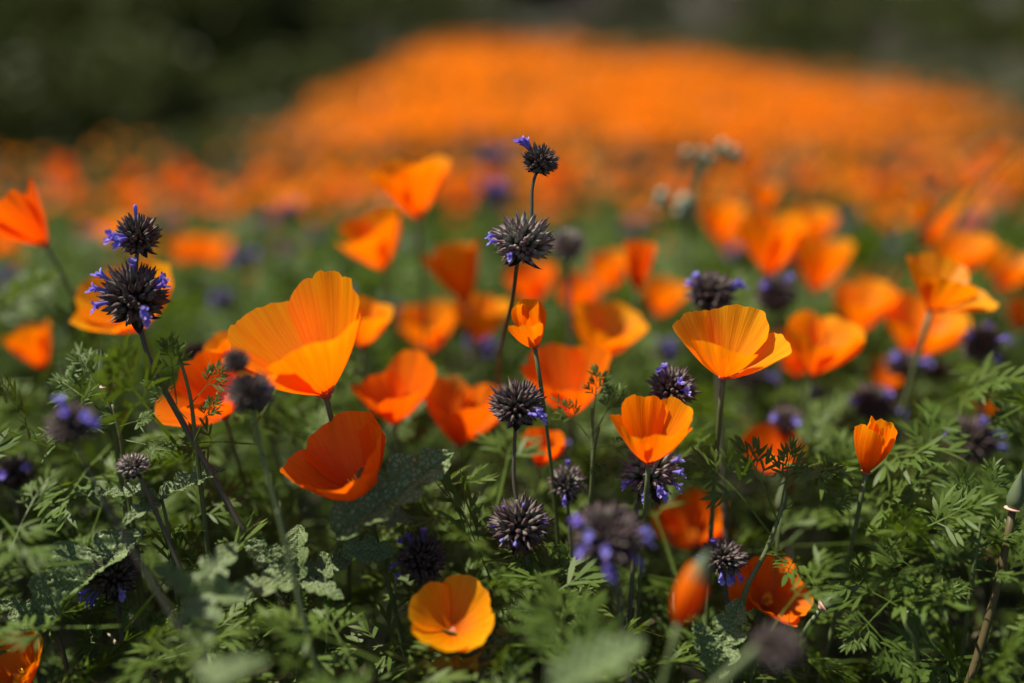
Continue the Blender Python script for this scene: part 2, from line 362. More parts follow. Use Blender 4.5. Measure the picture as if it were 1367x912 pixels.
poppy((575, 466), .80, (-.05, .88, .45), 66, 54, 22, 'narrow orange poppy next to the orange poppy under the cone', az0=70, seed=24)
poppy((926, 724), .62, (-.20, .75, .60), 70, 58, 28, 'soft red-orange poppy sunk in leaves below the orange cup poppy', az0=10, seed=25, mat=PETAL_RED)
poppy((1018, 806), .52, (.20, .55, .80), 66, 62, 30, 'crumpled dark orange poppy low beside a blue chia tuft', az0=70, seed=26, mat=PETAL_RED, ripple=.08, opens=(10, -10, 20, -4))
poppy((36, 912), .47, (-.28, .70, .66), 74, 56, 30, 'orange poppy behind dark crossing stems at the foot of the crinkled leaves', az0=30, seed=27, mat=PETAL)
poppy((1085, 500), .62, (.12, .90, .42), 86, 50, 24, 'orange poppy with a bright bulging petal behind the open yellow-petalled poppy', az0=35, seed=28, mat=PETAL)
poppy((1148, 442), .76, (-.05, .90, .42), 72, 50, 24, 'rounded poppy in the thick of the poppy crowd above the purple tufts', az0=55, seed=29)
poppy((1218, 474), .74, (.10, .84, .50), 84, 54, 28, 'broad orange poppy directly behind the poppy with the stretched petal', az0=15, seed=30)
poppy((1308, 565), .72, (.0, .93, .36), 36, 44, 14, 'tiny orange poppy over a dark chia head in the green', az0=30, seed=31)
poppy((1028, 626), .62, (-.10, .80, .60), 60, 60, 26, 'reddish poppy half buried in the feathery leaves with purple specks', az0=15, seed=32, mat=PETAL_RED)
poppy((1283, 366), .80, (-.10, .88, .40), 60, 54, 28, 'orange poppy peeping over the stretched-petal poppy', az0=40, seed=33)
poppy((1336, 386), .84, (.10, .88, .40), 58, 54, 28, 'orange poppy beyond the stretched petal tip', az0=10, seed=34)
poppy((1358, 440), .84, (.05, .92, .36), 46, 44, 18, 'single small poppy over pale leaves past the purple tufts', az0=60, seed=35)
poppy((962, 322), .92, (-.05, .92, .36), 56, 44, 20, 'orange poppy close by the stalk of the pale-budded wildflower', az0=10, seed=36)
poppy((1078, 330), .95, (.10, .92, .36), 58, 46, 20, 'orange poppy just behind the tall wide cup poppy', az0=50, seed=37)
poppy((1088, 388), .84, (.05, .92, .36), 76, 44, 16, 'long orange poppy hanging below the one behind the wide cup', az0=20, seed=38)
poppy((1018, 285), 1.0, (.0, .94, .30), 46, 44, 14, 'small round poppy topping the tall wide cup poppy', az0=80, seed=39)
poppy((712, 406), .82, (-.10, .92, .36), 60, 48, 22, 'orange poppy directly behind the lower round chia head stem', az0=60, seed=40, mat=PETAL_RED)
poppy((484, 462), .62, (.10, .90, .40), 66, 48, 22, 'golden poppy peeking out behind the right edge of the large glowing poppy', az0=20, seed=41, mat=PETAL_YEL)
poppy((818, 384), .84, (-.15, .90, .36), 52, 46, 22, 'orange poppy tucked beside the slim half-closed poppy', az0=60, seed=42)
poppy((1066, 500), .72, (-.20, .88, .36), 64, 46, 22, 'dim orange poppy under the bulging-petal poppy', az0=30, seed=43, mat=PETAL_RED)
poppy((720, 622), .56, (.15, .85, .42), 52, 44, 20, 'small red poppy showing in the leaves beside the tall purple chia ball', az0=30, seed=44, mat=PETAL_RED)
poppy((880, 420), .88, (.10, .88, .42), 52, 50, 22, 'orange poppy between the slim poppy and the chia tufts', az0=0, seed=46)
poppy((775, 420), .90, (-.10, .90, .36), 58, 50, 22, 'faint orange poppy behind the yellow-orange spread poppy', az0=0, seed=47, mat=PETAL_RED)
poppy((1180, 520), .80, (.05, .90, .36), 44, 50, 22, 'orange poppy low over the purple tufts under the broad poppy', az0=0, seed=48)

# buds
def bud(base, d, axis, Lpx, label, near=False, ground=None, capmat=None, lower=None, stem_r=.0011, bend=.4, stem=None, rim=True):
    b = P(base[0], base[1], d); A = cv(*axis); L = Lpx*d/FPX
    pts = stem_curve(b, A, ground, bend); g0 = pts[-1]
    root = tag(empty('poppy_bud', g0), label, 'bud')
    v, f, u = tube(pts-g0, stem_r*np.linspace(1, 1.5, len(pts)), 8); obj('stem', mesh('stem', v, f, stem or STEM, u), root)
    F0 = frame(A)
    prof = [(0.10, 0), (0.17, 0.12), (0.185, 0.25), (0.165, 0.42), (0.11, 0.64), (0.05, 0.84), (0.022, 0.95), (0.0, 1.0)]
    if lower is not None: prof = [(0.17, .66), (0.162, .71), (0.135, .79), (0.09, .89), (0.04, 1.0), (0.0, 1.08)]
    v, f, u = lathe(prof, 14)
    v[:, 0] += 0.03*v[:, 2]**2
    obj('bud_cap', mesh('bud_cap', v, f, capmat or BUDCAP, u), root, M4(F0, b-g0, L))
    if lower is not None:
        for k in range(2):
            v, f, u = petal_geo(1.0, 34, -22, 98, .0, .06, .01, 0, 60+k, r0=.08)
            obj('petal', mesh('petal', v, f, lower, u), root, M4(F0 @ rot_z(k*math.pi+.4), b-g0, L*.86))
    if rim:
        v, f, u = lathe([(0.03, -.10), (0.07, -.05), (0.15, -.02), (0.20, .0), (0.19, .03), (0.09, .03)], 14)
        obj('receptacle', mesh('receptacle', v, f, RIM_PINK, u), root, M4(F0, b-g0, L))
    return root
bud((143, 516), .49, (-.1, .97, .2), 52, 'slim green bud with pink collar below the blue chia head')
bud((1352, 680), .475, (.12, .97, .15), 56, 'pointed grey-green bud with pink collar on a thick reddish stem', ground=P(1180, 905, .45)*np.array((1, 1, 0)), stem=STEM_RED, stem_r=.0017, bend=.5)
bud((1098, 810), .475, (.80, .52, .1), 60, 'green pointed bud with pale pink collar leaning over dark leaves', ground=P(1000, 900, .47)*np.array((1, 1, 0)))
bud((906, 830), .375, (.30, .92, .20), 102, 'fat orange bud still wearing its green pointed cap', lower=PETAL_RED, stem_r=.0013, rim=False)
bud((1042, 682), .52, (.05, .97, .1), 46, 'small brownish bud between the feathery leaves', rim=False)

# ------------------------------------------------------------------ chia
def calyx_geo(n, seed, sides=4, awn=True):
    g = np.random.default_rng(seed); parts = []
    ga = math.pi*(3-math.sqrt(5))
    for k in range(n):
        zc = 1-2*(k+.5)/n; rr = math.sqrt(max(0, 1-zc*zc)); a = ga*k+g.normal(0, .12)
        d = unit(np.array((rr*math.cos(a), rr*math.sin(a), zc*.92+.12))+g.normal(0, .09, 3))
        if d[2] < -.86: continue
        L = 1.0+g.normal(0, .07); sq = np.array((1, 1, .84))
        up = np.array((0, 0, .16))
        w = 0.100*(1+g.normal(0, .15))
        pts = [d*.30*sq, d*.60*L*sq, d*.82*L*sq+up*.3, d*.96*L*sq+up*.6, d*(1.12+.10*g.random())*L*sq+up*.9]
        v, f, u = tube(pts, [w*.5, w, w*1.05, w*.68, .006], sides, cap=False)
        u[:, 0] = g.random(); u[:, 1] = np.repeat([0, .35, .65, .88, 1.0], sides)
        parts.append((v, f, u))
        if awn and g.random() < .6:
            q = pts[3]; t = unit(d+g.normal(0, .5, 3))
            v, f, u = tube([q*.94, q+t*.18, q+t*(.24+.20*g.random())], [.010, .006, .001], 3, cap=False)
            u[:, 0] = g.random(); u[:, 1] = .8; parts.append((v, f, u))
    parts.append((*[lathe([(.02, -.5), (.42, -.38), (.55, 0), (.42, .38), (0, .5)], 10)[i] for i in range(2)], np.zeros((50, 2))))
    return merge(parts)
CAL = [mesh('calyx_cluster', *calyx_geo(175, s, 5)[:2], m, calyx_geo(175, s, 5)[2], smooth=True) for s, m in ((1, CALYX), (2, CALYX_G), (3, CALYX))]
CAL_LO = mesh('calyx_cluster_low', *(lambda t: (t[0], t[1], CALYX, t[2]))(calyx_geo(60, 5, 3, False)))
def bract_geo():
    nv, nu = 9, 5; t = np.linspace(0, 1, nv)[:, None]; u = np.linspace(-1, 1, nu)[None, :]
    wd = .26*np.sin(math.pi*np.clip(t, 0, 1)**.75)**.8*(1-t*.4)+.004
    V = np.stack([np.broadcast_to(t, (nv, nu))*.85, wd*u, -.10*t**2+.10*np.abs(u)*wd/.2+.30*t**3], -1).reshape(-1, 3)
    return V, grid_faces(nu, nv), np.stack([np.broadcast_to(np.abs(u)*.4, (nv, nu)), np.broadcast_to(t, (nv, nu))], -1).reshape(-1, 2)
_b = bract_geo(); BRACT_ME = mesh('bract', _b[0], _b[1], BRACT, _b[2])
def blue_geo():
    parts = []
    pts = np.array([(0, 0, 0), (0, 0, .35), (.02, 0, .6), (.08, 0, .78)])
    v, f, u = tube(pts, [.07, .09, .13, .20], 8, cap=False); u[:, 1] *= .6; parts.append((v, f, u))
    def lobe(dirv, side, L, wd):
        dirv = unit(dirv); side = unit(side); n = np.cross(dirv, side); nv, nu = 6, 5
        t = np.linspace(0, 1, nv)[:, None, None]; q = np.linspace(-1, 1, nu)[None, :, None]
        pr = wd*np.sqrt(np.clip(1-(2*t*.93-1.0+.12)**2, .02, 1))
        V = np.array((.08, 0, .74)) + dirv*L*t + side*q*pr + n*(.22*L*t*t + .08*np.abs(q)*t)
        return V.reshape(-1, 3), grid_faces(nu, nv), np.stack([np.broadcast_to(q[..., 0]*.5+.5, (nv, nu)), np.broadcast_to(.5+.5*t[..., 0], (nv, nu))], -1).reshape(-1, 2)
    parts.append(lobe((.75, 0, .55), (0, 1, 0), .55, .20))
    parts.append(lobe((.45, .55, .45), (-.5, .8, 0), .38, .13)); parts.append(lobe((.45, -.55, .45), (.5, .8, 0), .38, .13))
    parts.append(lobe((-.45, .25, .75), (.3, .9, 0), .36, .13)); parts.append(lobe((-.45, -.25, .75), (-.3, .9, 0), .36, .13))
    return merge(parts)
_f = blue_geo(); BLUE_ME = mesh('blossom', _f[0], _f[1], BLUE, _f[2])
v, f, u = lathe([(.03, 0), (.06, .3), (.11, .5), (.13, .68), (.09, .82), (0, .87)], 8); BLUEBUD_ME = mesh('blossom_bud', v, f, BLUE, u)

def chia(path, d, heads, label, group=None, calset=None, stem_r=.0014, seed=0, stemmat=None, ds=None):
    """path: pixel list from top to bottom, continued to the soil; heads: (index px, py, r_px, axis, [(blossom dir), ...], calyx)"""
    g = np.random.default_rng(1000+seed)
    n = len(path); dl = ds or [d]*n
    w_ = [P(p[0], p[1], q) for p, q in zip(path, dl)]
    last = w_[-1]
    if last[2] > 0.03:
        dirn = unit(last-w_[-2]); dirn[2] = min(dirn[2], -.8); gd = last+dirn/abs(dirn[2])*last[2]; gd[2] = float(gz(gd[0], gd[1])); w_.append(gd)
    pw = np.array(w_)
    # Catmull-Rom through the path
    q = np.concatenate([[2*pw[0]-pw[1]], pw, [2*pw[-1]-pw[-2]]]); pts = []
    for i in range(len(pw)-1):
        for t in np.linspace(0, 1, 8, endpoint=False):
            a, b, c, e = q[i:i+4]
            pts.append(.5*((2*b)+(-a+c)*t+(2*a-5*b+4*c-e)*t*t+(-a+3*b-3*c+e)*t**3))
    pts.append(pw[-1]); pts = np.array(pts); g0 = pts[-1]
    root = tag(empty('chia', g0), label, 'chia', group)
    v, f, u = tube(pts-g0, stem_r*np.linspace(.75, 1.35, len(pts)), 4+3); obj('stem', mesh('stem', v, f, stemmat or STEM_DARK, u), root)
    for k, (hx, hy, rp, ax, bl, ci) in enumerate(heads):
        CLEAR.append((hx, hy, rp*.9, d))
        c = P(hx, hy, d); r = rp*d/FPX/1.10; F0 = frame(cv(*ax)) @ rot_z(g.random()*6)
        hd = obj('flower_head', CAL[(ci, 2)[(seed+k) % 2] if ci == 0 else ci], root, M4(F0 @ np.diag((1+g.normal(0, .05), 1+g.normal(0, .05), 1+g.normal(-.02, .10))), c-g0, r))
        for j in range(7):
            a = j*6.283/7+g.normal(0, .15)
            obj('bract', BRACT_ME, hd, M4(rot_z(a) @ rot_y(.45+g.normal(0, .12)), (0, 0, -.52), 1.0+g.normal(0, .1)))
        Fi = F0.T
        for (bx, by, bz, sz, *kind) in bl:
            dv = Fi @ cv(bx, by, bz); up = Fi @ cv(0, -1, .3)
            Rb = frame(dv, up)
            obj('blossom', BLUEBUD_ME if kind else BLUE_ME, hd, M4(Rb, dv*np.array((1, 1, .84))*.86, sz*1.12))
    return root
UPT = (0, .93, .36)
def bls(lst, s=.62): return [(x, y, z, s*(1 if len(r) == 0 else r[0])) for x, y, z, *r in lst]
chia([(186, 315), (182, 350), (181, 398), (196, 470), (222, 525), (250, 575)], .48,
     [(185, 316, 29, (0, .95, .3), [(0, .95, .3, .8, 'b'), (-.45, -.05, .9, 1.0), (-.25, -.2, .9, .9)], 0),
      (180, 398, 43, UPT, bls([(-.75, .6, .3), (-.9, .25, .4), (-.8, -.2, .6), (.1, .75, .4), (.85, .55, .3), (.95, .4, .4), (.5, -.3, .8), (.55, -.5, .7)], .55), 0)],
     'two-tiered chia with blue blossoms standing in front of the wide golden poppy', seed=1, stem_r=.0012)
chia([(722, 218), (711, 248), (708, 300), (692, 345), (684, 400), (668, 470), (664, 540)], .48,
     [(721, 216, 24, (.35, .85, .35), [(-.65, .75, .3, 1.0), (-.5, .85, .2, .8)], 0),
      (697, 325, 41, (.15, .9, .4), bls([(-.95, .25, .3), (-.95, .05, .45), (-.35, -.45, .85)], .42), 1)],
     'tallest chia with two spiny heads rising above the meadow', seed=2, stem_r=.0010, ds=[.48, .48, .48, .48, .505, .555, .61])
chia([(690, 545), (687, 590), (686, 640), (692, 680), (700, 730)], .478,
     [(690, 543, 38, (-.05, .93, .36), [(.6, -.2, .8, .55, 'b'), (.8, -.25, .6, .6), (.7, -.05, .7, .5), (.45, -.15, .9, .5, 'b')], 0),
      (694, 702, 40, (-.05, .85, .5), [(-.5, .75, .4, .4, 'b'), (.1, .85, .5, .4, 'b'), (-.9, .1, .4, .4, 'b'), (-.6, -.3, .8, .4, 'b'), (-.15, -.35, .9, .45, 'b'), (.8, .3, .5, .4, 'b'), (.7, .45, .5, .4, 'b')], 0)],
     'straight dark chia with a purple ball above a bud-dotted lower ball', seed=3, stem_r=.0010)
chia([(900, 520), (892, 560), (870, 630), (850, 680), (846, 740)], .50,
     [(898, 520, 32, (.2, .9, .35), bls([(-.3, .85, .4), (.1, .4, .9), (.3, .1, .95), (-.5, .7, .5)], .6), 0),
      (868, 632, 40, UPT, bls([(.75, .45, .4), (.85, .1, .5), (.2, -.3, .9), (.4, -.5, .8), (-.75, -.15, .6), (.8, -.3, .5), (-.2, -.45, .8)], .5), 1)],
     'chia with blue-tipped heads behind the orange cup poppy', seed=4, stem_r=.0010)
chia([(815, 722), (825, 790), (832, 850)], .405,
     [(812, 718, 47, (0, .8, .6), bls([(-.7, .5, .4), (-.8, .6, .2), (-.7, -.1, .7), (.85, .3, .4), (.9, .05, .4), (-.1, -.5, .85), (.05, -.75, .65), (.75, -.55, .3), (-.15, .0, .98), (-.5, .3, .8)], .5), 0)],
     'big round chia ball ringed with lavender blossoms beside the bud-dotted chia', seed=5, stem_r=.0012)
chia([(757, 648), (760, 700), (762, 740)], .51, [(757, 646, 24, UPT, bls([(0, .95, .3), (-.1, -.6, .8)], .6), 1)],
     'small brownish chia head between the purple ball and the orange cup poppy', seed=6, stem_r=.0009)
chia([(562, 748), (566, 800), (570, 850)], .50, [(562, 746, 34, (.1, .8, .6), bls([(-.4, .85, .4), (-.7, .7, .3), (-.85, -.1, .4), (-.8, -.45, .4), (.1, .95, .2)], .55), 0)],
     'dark chia head with violet blossoms above the wide open golden poppy', seed=7)
chia([(318, 478), (334, 525), (345, 590), (370, 680), (392, 770)], .415, [(316, 484, 17, (-.2, .95, .2), [], 0), (335, 528, 33, (0, .97, .2), [(.8, .45, .4, .4, 'b'), (-.8, -.1, .4, .4, 'b')], 0)],
     'dark withered chia stalk in front of the large glowing poppy', seed=8, stem_r=.0010, stemmat=STEM)
chia([(95, 572), (118, 630), (150, 690), (180, 740)], .40, [(96, 568, 31, (-.3, .9, .3), bls([(-.25, .9, .3), (.55, .35, .6), (.8, .15, .5), (.1, .55, .8)], .75), 0)],
     'chia with a blurred violet crown on a dark slanting stem', seed=9, stem_r=.0009)
chia([(178, 622), (195, 655), (215, 700)], .47, [(178, 622, 20, UPT, [], 1)], 'small blossomless greenish chia head beside a hairy leaf', seed=10, stem_r=.0009)
chia([(150, 775), (160, 830)], .485, [(150, 768, 36, UPT, bls([(-.9, -.5, .4), (-.75, -.75, .4), (-.6, -.85, .3), (.6, -.3, .7)], .6), 0)],
     'dark shaggy chia head with violet blossoms behind the crinkled leaf', seed=11)
chia([(965, 742), (968, 790), (975, 840)], .50, [(965, 744, 30, (.1, .9, .4), bls([(-.3, .9, .3), (.1, -.8, .6), (.3, -.9, .4), (-.2, -.7, .7), (.5, -.7, .5), (-.8, .2, .5)], .6), 0)],
     'black chia tuft with blue blossoms beside the crumpled dark orange poppy', seed=12)
chia([(1034, 866), (1000, 890), (930, 940)], .35, [(1034, 866, 32, (.6, .7, .3), [], 0)], 'dark brown chia head on a pale slanting stalk', seed=13, stem_r=.0014, stemmat=STEM)
chia([(950, 392), (955, 440), (958, 500)], .56, [(950, 392, 33, UPT, bls([(-.75, .4, .4), (-.5, .6, .4), (.7, .4, .4), (.85, .3, .3)], .6), 0)],
     'dark chia head with blue tips just behind the open yellow-petalled poppy', seed=14)
chia([(1036, 396), (1040, 470)], .66, [(1036, 394, 28, UPT, bls([(.3, .6, .6), (-.5, .3, .6)], .6), 0)], 'dull purple chia head behind the yellow-petalled poppy and its chia', seed=15)
chia([(758, 330), (760, 400)], .66, [(758, 328, 23, UPT, [], 1)], 'grey chia ball next to the lower head of the tallest chia', seed=16)
chia([(1307, 462), (1310, 520)], .62, [(1308, 460, 28, UPT, bls([(-.6, .3, .6), (.6, .2, .6), (.4, -.5, .7), (0, .6, .6)], .7), 0)], 'violet chia tuft beside the broad orange poppy', seed=17)
chia([(1165, 540), (1168, 600)], .64, [(1165, 540, 28, UPT, bls([(-.8, .2, .5), (.8, -.2, .5), (.2, .5, .8)], .7), 0)], 'violet chia tuft above the closed poppy cup', seed=18)
chia([(1295, 590), (1300, 660)], .60, [(1295, 590, 34, UPT, bls([(-.9, .3, .4), (.5, .3, .6), (.85, -.1, .5), (.1, .7, .6)], .6), 0)], 'dark chia head with violet dots under the tiny orange poppy', seed=19)
chia([(1205, 487), (1208, 550)], .68, [(1205, 487, 24, UPT, bls([(-.5, .4, .7), (.6, .2, .7)], .9), 0)], 'small violet chia tuft at the foot of the broad orange poppy', seed=20)
chia([(265, 470), (268, 540)], .60, [(265, 472, 19, UPT, [], 0)], 'small dark chia ball above the poppy crossed by thin stems', seed=21)
chia([(20, 632), (25, 700)], .56, [(20, 632, 26, UPT, bls([(-.6, .3, .6), (.7, .4, .6), (.1, .2, .9)], .8), 0)], 'violet chia tuft in the green under the chia with the violet crown', seed=22)
chia([(1050, 560), (1052, 620)], .62, [(1050, 562, 22, UPT, bls([(-.6, .3, .6), (.7, -.1, .6), (.1, .2, .9)], .8), 0)], 'violet chia tuft above the half buried reddish poppy', seed=23)
chia([(1000, 500), (1002, 570)], .70, [(1000, 498, 24, UPT, bls([(-.6, .3, .6), (.7, -.1, .6)], .8), 0)], 'violet chia tuft close behind the yellow-petalled poppy stem', seed=24)


# ------------------------------------------------------------------ leaves
def strip(p0, dirv, side, nrm, L, w, bend, seg=4, tip=True):
    t = np.linspace(0, 1, seg+1)
    prof = np.array([.45, .8, 1.0, .8, .0])[:seg+1] if seg == 4 else np.interp(t, [0, .35, .7, 1], [.5, .95, .9, .0])
    c = p0 + np.outer(t*L, dirv) + np.outer(bend*L*t*t, nrm)
    V = np.stack([c - np.outer(prof*w, side), c + np.outer(prof*w, side)], 1).reshape(-1, 3)
    F = [(2*i, 2*i+1, 2*i+3, 2*i+2) for i in range(seg)]
    return V, F
def fern_geo(seed, levels=2, unit_w=.0145, lobe_seg=4):
    """feathery poppy leaf, base at the origin, growing along +X, unit length, face up +Z"""
    g = np.random.default_rng(seed); VS, FS, US = [], [], []; off = [0]
    def add(v, f, tone):
        VS.append(v); FS.extend([tuple(k+off[0] for k in q) for q in f]); US.append(np.stack([np.full(len(v), tone), np.linspace(0, 1, len(v))], 1)); off[0] += len(v)
    def rec(p, d, nrm, L, lev):
        side = np.cross(nrm, d)
        tone = float(np.clip(g.normal(.45, .22), 0, 1))
        if lev == 0:
            v, f = strip(p, d, side, nrm, L, unit_w*(0.8+.4*g.random())*min(1.15, .55+L*3.5), g.normal(-.12, .18), lobe_seg); add(v, f, tone); return
        rl = L*(.52 if lev > 1 else .42)
        bend = g.normal(-.10, .10)
        v, f = strip(p, d, side, nrm, rl*1.04, unit_w*(.30+.12*lev), bend, 3 if lev > 1 else 2); add(v, f, tone)
        at = lambda t: p + d*rl*t + nrm*bend*rl*t*t
        dn = unit(d + nrm*2*bend*.8)
        rec(at(1.0), dn, unit(nrm+g.normal(0, .12, 3)), (L-rl)*(1.0+g.normal(0, .08)), lev-1)
        pairs = [(.42, .62, 1.0), (.72, .52, .92), (.99, .42, .80)] if lev > 1 else [(.55, .60, .80), (.97, .42, .85)]
        for (t, an, k) in pairs:
            for sg in (-1, 1):
                a = an*(1.35 if lev > 1 else 1)+g.normal(0, .12)
                dd = unit(d*math.cos(a)+side*sg*math.sin(a)+nrm*g.normal(.05, .16))
                nn = unit(nrm + side*sg*g.normal(-.15, .25)); nn = unit(nn-dd*nn.dot(dd))
                rec(at(t*(1+g.normal(0, .05))), dd, nn, (L-rl)*k*(1+g.normal(0, .12)), lev-1)
    # petiole then blade
    v, f = strip(np.zeros(3), np.array((1., 0, 0)), np.array((0, 1., 0)), np.array((0, 0, 1.)), .36, .012, .05, 3); v[-2:, 1] = [-.008, .008]; add(v, f, .5)
    rec(np.array((.33, 0, .015)), np.array((1., 0, 0)), np.array((0, 0, 1.)), .67, levels)
    return np.concatenate(VS), FS, np.concatenate(US)
FERN = [fern_geo(20+k) for k in range(6)]
FERN_ME = [mesh('leaf', v, f, LEAF, u) for v, f, u in FERN]
FERN_LO = [fern_geo(40+k, 1, .045, 2) for k in range(5)]

def rugose_geo(seed, n_lobes=5, fold=.35, droop=.25, Wd=.24):
    g = np.random.default_rng(seed); nv, nu = 110, 33
    t = np.linspace(0, 1, nv)[:, None]; u = np.linspace(-1, 1, nu)[None, :]
    env = np.clip(np.sin(math.pi*np.clip(t*.93+.07, 0, 1)**.85), 0, 1)**.65
    ph = np.where(u > 0, 0.0, .35)
    lob = .34+.66*np.abs(np.sin(math.pi*(n_lobes*t+ph)))**.55
    lob = lob+(.95-lob)*sstep(.80, .9, t)
    wd = Wd*env*(lob+.0*u)+.008
    y = wd*u
    x = t*1.0 + .10*np.abs(u)*wd/Wd*.6+.012*np.sin(9*y/Wd+t*20)
    fo = fold*(1+.3*np.sin(6*t+g.random()*6))
    z = np.abs(y)*fo - droop*t*t + .02*np.sin(math.pi*2*n_lobes*t+ph*6)*np.abs(u)
    c1, c2 = g.random(2)*6
    bm = np.sin(x*95+c1+3*np.sin(y*30))*np.sin(y*105+c2+3*np.sin(x*28))
    z = z + .013*bm*(np.abs(u) > .04) + .010*np.sin(x*50+c2)*np.sin(y*55) - .012*np.exp(-(u/.07)**2)
    V = np.stack([x+0*u, y+0*t, z], -1).reshape(-1, 3)
    return V, grid_faces(nu, nv), np.stack([np.broadcast_to(u*.5+.5, (nv, nu)), np.broadcast_to(t, (nv, nu))], -1).reshape(-1, 2)
RUG = [rugose_geo(1, 4, .30, .20, .24), rugose_geo(2, 3, .15, .35, .30), rugose_geo(3, 4, .50, .08, .24), rugose_geo(4, 3, .75, .28, .32)]
RUG_ME = [mesh('leaf', v, f, RUGOSE, u) for v, f, u in RUG]

def leaf_M(a, b, nh, g0):                  # matrix of a unit leaf laid from point a to point b, its face towards nh
    x = np.asarray(b)-np.asarray(a); L = np.linalg.norm(x); x = x/L
    n = np.asarray(nh, float); n = unit(n-x*n.dot(x)); y = np.cross(n, x)
    return M4(np.stack([x, y, n], 1), np.asarray(a)-g0, L)
def sprig(name, label, cat, stem_pts, leaves, meshes, stem_r=.0010, stem=None, group=None):
    """stem_pts [(px,py,d)] top to bottom then to the soil; leaves [(base px,py,d, tip px,py,d, facing(cam), which)]"""
    w_ = [P(*p) for p in stem_pts]; l = w_[-1]; gx, gy = l[0]+R.normal(0, .01), l[1]+.02; w_.append(np.array((gx, gy, float(gz(gx, gy)))))
    pts = np.array(w_); tt = np.linspace(0, len(pts)-1, 6*len(pts)); pts = np.stack([np.interp(tt, np.arange(len(pts)), pts[:, k]) for k in range(3)], 1)
    k = np.array([.25, .5, .25])
    for _ in range(6): pts[1:-1] = .25*pts[:-2]+.5*pts[1:-1]+.25*pts[2:]
    g0 = pts[-1]; root = tag(empty(name, g0), label, cat, group)
    v, f, u = tube(pts-g0, stem_r*np.linspace(.7, 1.4, len(pts)), 7); obj('stem', mesh('stem', v, f, stem or STEM, u), root)
    for (ax, ay, ad, bx, by, bd, nc, wh) in leaves:
        if meshes is RUG_ME and by < 880:
            ln = math.hypot(bx-ax, by-ay)
            for t in (.35, .65, .9): CLEAR.append((ax+(bx-ax)*t, ay+(by-ay)*t, ln*.16, min(ad, bd)))
        obj('leaf', meshes[wh], root, leaf_M(P(ax, ay, ad), P(bx, by, bd), cv(*nc), g0))
    return root
# crinkled sage leaves
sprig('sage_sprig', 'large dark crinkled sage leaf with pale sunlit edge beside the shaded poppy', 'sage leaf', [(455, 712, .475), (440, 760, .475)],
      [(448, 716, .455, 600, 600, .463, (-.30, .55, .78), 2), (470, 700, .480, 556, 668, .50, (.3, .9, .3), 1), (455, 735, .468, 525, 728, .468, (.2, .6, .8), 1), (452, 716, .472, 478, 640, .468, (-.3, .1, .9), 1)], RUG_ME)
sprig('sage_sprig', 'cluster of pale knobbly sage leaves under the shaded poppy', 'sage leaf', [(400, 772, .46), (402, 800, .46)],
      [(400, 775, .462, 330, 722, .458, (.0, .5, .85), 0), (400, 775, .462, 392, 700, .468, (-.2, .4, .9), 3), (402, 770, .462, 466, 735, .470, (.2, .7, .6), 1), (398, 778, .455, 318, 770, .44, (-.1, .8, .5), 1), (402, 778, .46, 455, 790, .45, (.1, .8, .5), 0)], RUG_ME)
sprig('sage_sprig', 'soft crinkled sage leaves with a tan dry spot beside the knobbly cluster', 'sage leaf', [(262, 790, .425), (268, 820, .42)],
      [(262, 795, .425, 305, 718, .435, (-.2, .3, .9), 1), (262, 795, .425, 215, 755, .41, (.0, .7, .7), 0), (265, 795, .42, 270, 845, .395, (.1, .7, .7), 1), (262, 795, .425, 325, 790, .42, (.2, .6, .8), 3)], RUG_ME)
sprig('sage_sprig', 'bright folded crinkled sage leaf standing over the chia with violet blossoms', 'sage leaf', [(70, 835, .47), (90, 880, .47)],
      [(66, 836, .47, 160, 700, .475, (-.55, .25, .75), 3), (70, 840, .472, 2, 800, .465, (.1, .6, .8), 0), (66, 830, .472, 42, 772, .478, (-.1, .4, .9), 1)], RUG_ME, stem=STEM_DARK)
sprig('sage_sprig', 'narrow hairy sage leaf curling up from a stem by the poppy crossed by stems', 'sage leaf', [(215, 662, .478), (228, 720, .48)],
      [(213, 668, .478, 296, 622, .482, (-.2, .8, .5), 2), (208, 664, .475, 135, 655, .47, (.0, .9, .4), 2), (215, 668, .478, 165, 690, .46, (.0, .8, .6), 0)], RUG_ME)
sprig('sage_sprig', 'lobed pale green leaf standing up beside the capped orange bud', 'sage leaf', [(955, 900, .465), (958, 930, .465)],
      [(952, 905, .465, 985, 800, .47, (-.3, .45, .85), 0), (955, 905, .465, 930, 830, .46, (.2, .5, .8), 2)], RUG_ME)
sprig('sage_sprig', 'out-of-focus broad green leaves lying low under the tan-spotted sage', 'sage leaf', [(300, 925, .33), (310, 960, .33)],
      [(262, 915, .34, 352, 872, .345, (.0, .85, .5), 0), (300, 930, .34, 262, 875, .35, (.1, .85, .4), 3)], RUG_ME)
sprig('sage_sprig', 'out-of-focus pale green leaf pointing at the lavender chia ball', 'sage leaf', [(740, 930, .33), (745, 960, .33)],
      [(735, 922, .34, 858, 848, .35, (.0, .85, .5), 2), (770, 935, .34, 800, 865, .35, (.0, .8, .6), 0)], RUG_ME)
